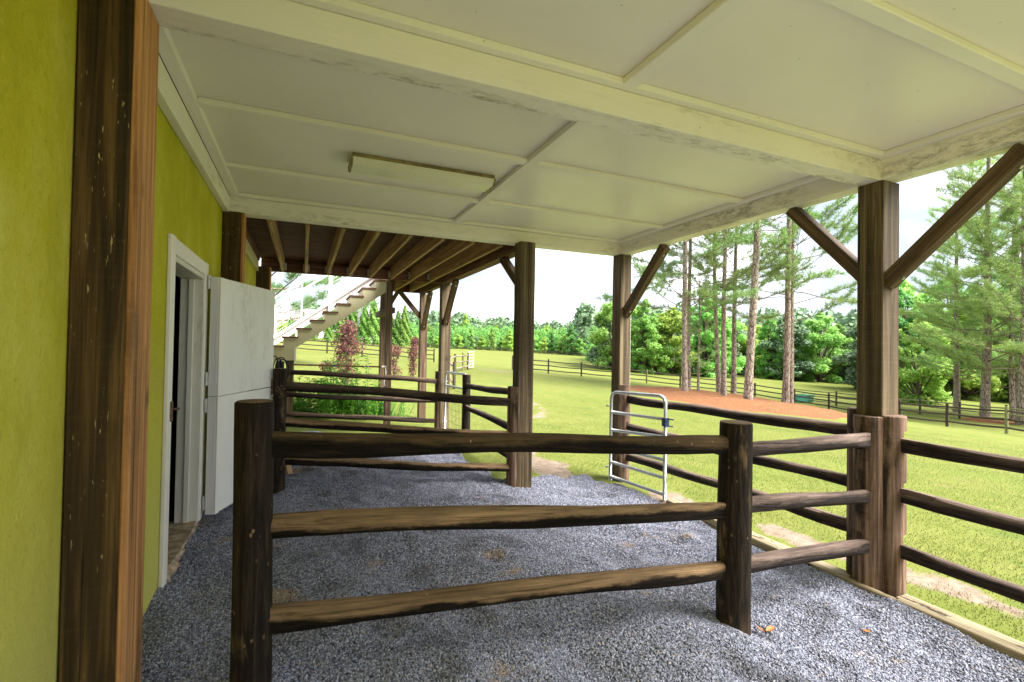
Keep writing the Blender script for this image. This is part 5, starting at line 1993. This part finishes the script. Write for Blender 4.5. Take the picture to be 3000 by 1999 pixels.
# hedge of conical evergreens beyond the left fence
def cypress(seed, H, R, n):
    rg = np.random.default_rng(seed)
    t = rg.uniform(0, 1, n) ** 0.75
    an = rg.uniform(0, 6.283, n)
    rr = R * (1 - t) ** 0.75 * (0.75 + 0.25 * np.sin(an * 5 + t * 20)) * rg.uniform(0.6, 1.1, n) + 0.03
    P = np.stack([np.cos(an) * rr, np.sin(an) * rr, 0.1 + t * H], 1)
    nr = unit(np.stack([np.cos(an), np.sin(an), np.full(n, 0.5)], 1) + rg.normal(size=(n, 3)) * 0.5)
    return tube_np(np.array([(0, 0, -0.2), (0, 0, H * 0.5), (0, 0, H * 0.95)]), np.array([0.09, 0.05, 0.01]), 6), quads_cloud(P, nr, np.full(n, 0.14), rg, 0.4)


CY = [make_tree('evergreen_tree', 'x', 'evergreen', cypress(90 + k, 5.0 + 0.5 * k, 1.25, 5200), m_barkdark, m_cypress) for k in range(3)]
G_CY = 'conical evergreens in a row beyond the left fence'
cyl = [(-0.455, 62, 0.55), (-0.43, 62, 0.62), (-0.405, 61, 0.58), (-0.378, 61, 0.7), (-0.352, 62, 0.8), (-0.327, 65, 0.96), (-0.303, 65, 1.02), (-0.285, 65, 1.12), (-0.268, 66, 0.98), (-0.25, 66, 0.9), (-0.235, 66, 0.86), (-0.221, 66, 0.92)]
for i, (ta, D, s) in enumerate(cyl):
    x, y = polar(ta, D)
    put(CY[i % 3], used, 'conical green evergreen, %s from the left in the row behind the purple shrubs' % ORD[i], x, y, s, i * 1.3, 0.0, G_CY)


# purple-leaved shrubs
def drooping_shrub(seed, H, R, n, leaf, lobes):
    rg = np.random.default_rng(seed)
    parts = []
    P = []
    for (zc, rx_, rz_, off, wgt) in lobes:
        m_ = int(n * wgt)
        d = unit(rg.normal(size=(m_, 3)))
        rr = rg.uniform(0.35, 1.05, m_)[:, None]
        P.append(np.array([off[0], off[1], zc]) + d * rr * np.array([rx_, rx_, rz_]))
    P = np.concatenate(P)
    for k in range(14):
        q = P[rg.integers(len(P))]
        parts.append(tube_np(smooth_path([(0, 0, -0.1), (q[0] * 0.3, q[1] * 0.3, q[2] * 0.5), q], 4), np.linspace(0.016, 0.004, 9), 4))
    D = unit(rg.normal(size=P.shape) * np.array([1, 1, 0.5]) + np.array([0, 0, -0.9]))
    s = unit(np.cross(D, rg.normal(size=D.shape)))
    L = leaf * rg.uniform(0.6, 1.3, len(P))[:, None]
    V = np.stack([P, P + D * L * 0.5 + s * L * 0.16, P + D * L, P + D * L * 0.5 - s * L * 0.16], 1).reshape(-1, 3)
    return cat_mesh(parts), (V, np.arange(len(V)).reshape(-1, 4))


G_P = 'purple-leaved weeping shrubs on the lawn'
sh = make_tree('purple_shrub', 'largest purple-leaved weeping shrub under the stair', 'shrub', drooping_shrub(3, 2.4, 0.6, 2600, 0.13, [(1.95, 0.30, 0.42, (0.03, 0), 0.25), (1.45, 0.52, 0.40, (0.05, 0.0), 0.35), (0.85, 0.38, 0.5, (-0.1, 0.0), 0.2), (0.4, 0.35, 0.4, (0, 0), 0.1), (0.75, 0.2, 0.2, (-0.62, 0.1), 0.1)]), m_barkdark, m_purple, G_P)
sh.location = (1.34, 17.6, float(ground_z(np.array(1.34), np.array(17.6))))
sh2 = make_tree('purple_shrub', 'narrow purple-brown columnar shrub between the deck posts', 'shrub', drooping_shrub(4, 2.0, 0.35, 1700, 0.11, [(1.75, 0.20, 0.3, (0.05, 0), 0.3), (1.25, 0.30, 0.45, (0, 0), 0.45), (0.6, 0.2, 0.5, (-0.03, 0.0), 0.25)]), m_barkdark, m_purple, G_P)
sh2.location = (4.6, 22.2, float(ground_z(np.array(4.6), np.array(22.2))))
sh3 = make_tree('purple_shrub', 'small rounded purple shrub partly behind the double deck post', 'shrub', drooping_shrub(5, 1.6, 0.4, 900, 0.12, [(1.35, 0.34, 0.3, (0, 0), 0.55), (0.8, 0.22, 0.4, (-0.05, 0), 0.25), (0.4, 0.3, 0.3, (0.1, 0), 0.2)]), m_barkdark, m_purple, G_P)
sh3.location = (3.75, 22.2, float(ground_z(np.array(3.75), np.array(22.2))))


# flower bed: lilies with strap leaves, airy perennial, small clump
def lily(seed, stems, spread, h0, h1, leafL, leafW, per):
    rg = np.random.default_rng(seed)
    tp, LP = [], []
    for k in range(stems):
        bx, by = rg.normal(size=2) * spread * np.array([1, 0.6])
        H = rg.uniform(h0, h1)
        tip = np.array([bx * 1.25 + rg.normal() * 0.06, by * 1.2, H])
        b = np.array([bx, by, -0.05])
        tp.append(tube_np(np.array([b, (b + tip) / 2 + rg.normal(size=3) * 0.02, tip]), np.array([0.006, 0.005, 0.003]), 4))
        for j in range(per):
            f = 0.12 + 0.88 * (j + rg.uniform()) / per
            p = b + (tip - b) * f
            an = rg.uniform(0, 6.283)
            out = np.array([math.cos(an), math.sin(an), rg.uniform(0.2, 0.8)])
            out /= np.linalg.norm(out)
            L = leafL * rg.uniform(0.6, 1.15) * (1.1 - 0.4 * f)
            sdv = np.cross(out, [0, 0, 1])
            sdv /= np.linalg.norm(sdv) + 1e-9
            mid = p + out * L * 0.5
            end = p + out * L * 0.92 + np.array([0, 0, -0.22 * L])
            w = leafW * rg.uniform(0.7, 1.2)
            LP.append(np.array([p, mid + sdv * w, end, mid - sdv * w]))
    V = np.concatenate(LP)
    return cat_mesh(tp), (V, np.arange(len(V)).reshape(-1, 4))


def plant(name, label, geo, x, y, mat, group='plants of the flower bed'):
    t = make_tree(name, label, 'plant', geo, m_lily, mat, group)
    t.location = (x, y, float(ground_z(np.array(x), np.array(y))))
    for ch in t.children:
        if ch.name.startswith('trunk'):
            ch.name = 'stems'
        else:
            ch.name = 'leaves'
    return t


plant('lily_plant', 'broad clump of bright green strap-leaved lilies behind the farthest rails', lily(1, 80, 0.33, 0.40, 0.80, 0.25, 0.022, 24), 0.45, 10.35, m_lily)
plant('lily_plant', 'darker lily clump in the middle of the flower bed', lily(2, 60, 0.30, 0.35, 0.65, 0.2, 0.018, 24), 0.95, 10.55, m_lily)
plant('lily_plant', 'tall lily stems rising above the pole, left of the deck post', lily(3, 7, 0.12, 0.95, 1.35, 0.2, 0.02, 24), 0.95, 10.75, m_lily)
plant('lily_plant', 'tall lily stems in front of the largest purple shrub', lily(4, 9, 0.16, 0.85, 1.15, 0.22, 0.02, 26), 0.55, 10.85, m_lily)
plant('perennial_plant', 'airy pale-green fine-leaved perennial at the right of the bed', lily(5, 80, 0.26, 0.25, 0.5, 0.09, 0.009, 30), 1.42, 10.35, m_leafbright)
plant('perennial_plant', 'small leafy green clump right of the stair post', lily(6, 22, 0.10, 0.2, 0.42, 0.16, 0.016, 14), -0.05, 10.1, m_lily)
# shrub of yellow-green by the distant house
zb = make_tree('broadleaf_shrub', 'round yellow-green shrub in front of the distant white house', 'shrub', broadleaf(99, 2.2, 2.0, 12, 2600, 0.16, base=0.0), m_barkdark, m_leafbright)
x_, y_ = polar(-0.462, 75)
zb.location = (x_, y_, float(ground_z(np.array(x_), np.array(y_))))


# ------------------------------------------------------------------ distant houses
def house(label, x, y, rz, w, d, h, rh, zoff=0.0):
    z = float(ground_z(np.array(x), np.array(y))) + zoff
    t = thing('house', label, 'house', (x, y, z))
    t.rotation_euler = (0, 0, rz)

    def bxm(lo, hi, mat):
        V = [(a, b, c) for a in (lo[0], hi[0]) for b in (lo[1], hi[1]) for c in (lo[2], hi[2])]
        F = [(0, 1, 3, 2), (4, 6, 7, 5), (0, 4, 5, 1), (2, 3, 7, 6), (0, 2, 6, 4), (1, 5, 7, 3)]
        return mesh_np('house_part', V, F, mat)
    obj('wall', bxm((-w / 2, -d / 2, -1.0), (w / 2, d / 2, h), m_siding), t)
    V = [(-w / 2 - 0.4, -d / 2 - 0.4, h), (w / 2 + 0.4, -d / 2 - 0.4, h), (w / 2 + 0.4, d / 2 + 0.4, h), (-w / 2 - 0.4, d / 2 + 0.4, h), (-w / 2 + d * 0.3, 0, h + rh), (w / 2 - d * 0.3, 0, h + rh)]
    obj('roof', mesh_np('roof', V, [(0, 1, 5, 4), (2, 3, 4, 5), (1, 2, 5), (3, 0, 4), (3, 2, 1, 0)], m_roof), t)
    V = [(-w * 0.12, -d / 2 - 1.2, h - 0.05), (w * 0.22, -d / 2 - 1.2, h - 0.05), (w * 0.05, -d / 2 - 1.2, h + rh * 0.8), (-w * 0.12, d * 0.1, h), (w * 0.22, d * 0.1, h), (w * 0.05, d * 0.1, h + rh * 0.8)]
    obj('gable', mesh_np('gable', V, [(0, 1, 2), (0, 2, 5, 3), (1, 4, 5, 2)], m_roof), t)
    for k in range(5):
        xx = -w / 2 + w * (k + 0.5) / 5
        wn_ = obj('window', bxm((xx - 0.5, -d / 2 - 0.05, h * 0.35), (xx + 0.5, -d / 2 - 0.01, h * 0.8), m_glass), t)
        obj('window_frame', bxm((xx - 0.6, -d / 2 - 0.07, h * 0.8 + 0.002), (xx + 0.6, -d / 2 - 0.012, h * 0.8 + 0.1), m_whitemetal), wn_)
    return t


hx, hy = polar(-0.455, 125)
house('pale house with grey hipped roof seen through the stair railing', hx, hy, 0.35, 17, 9, 3.4, 3.4, 0.4)
hx, hy = polar(-0.277, 120)
house('house roof peeking above the row of evergreens', hx, hy, 0.2, 10, 8, 5.0, 3.2, 0.8)
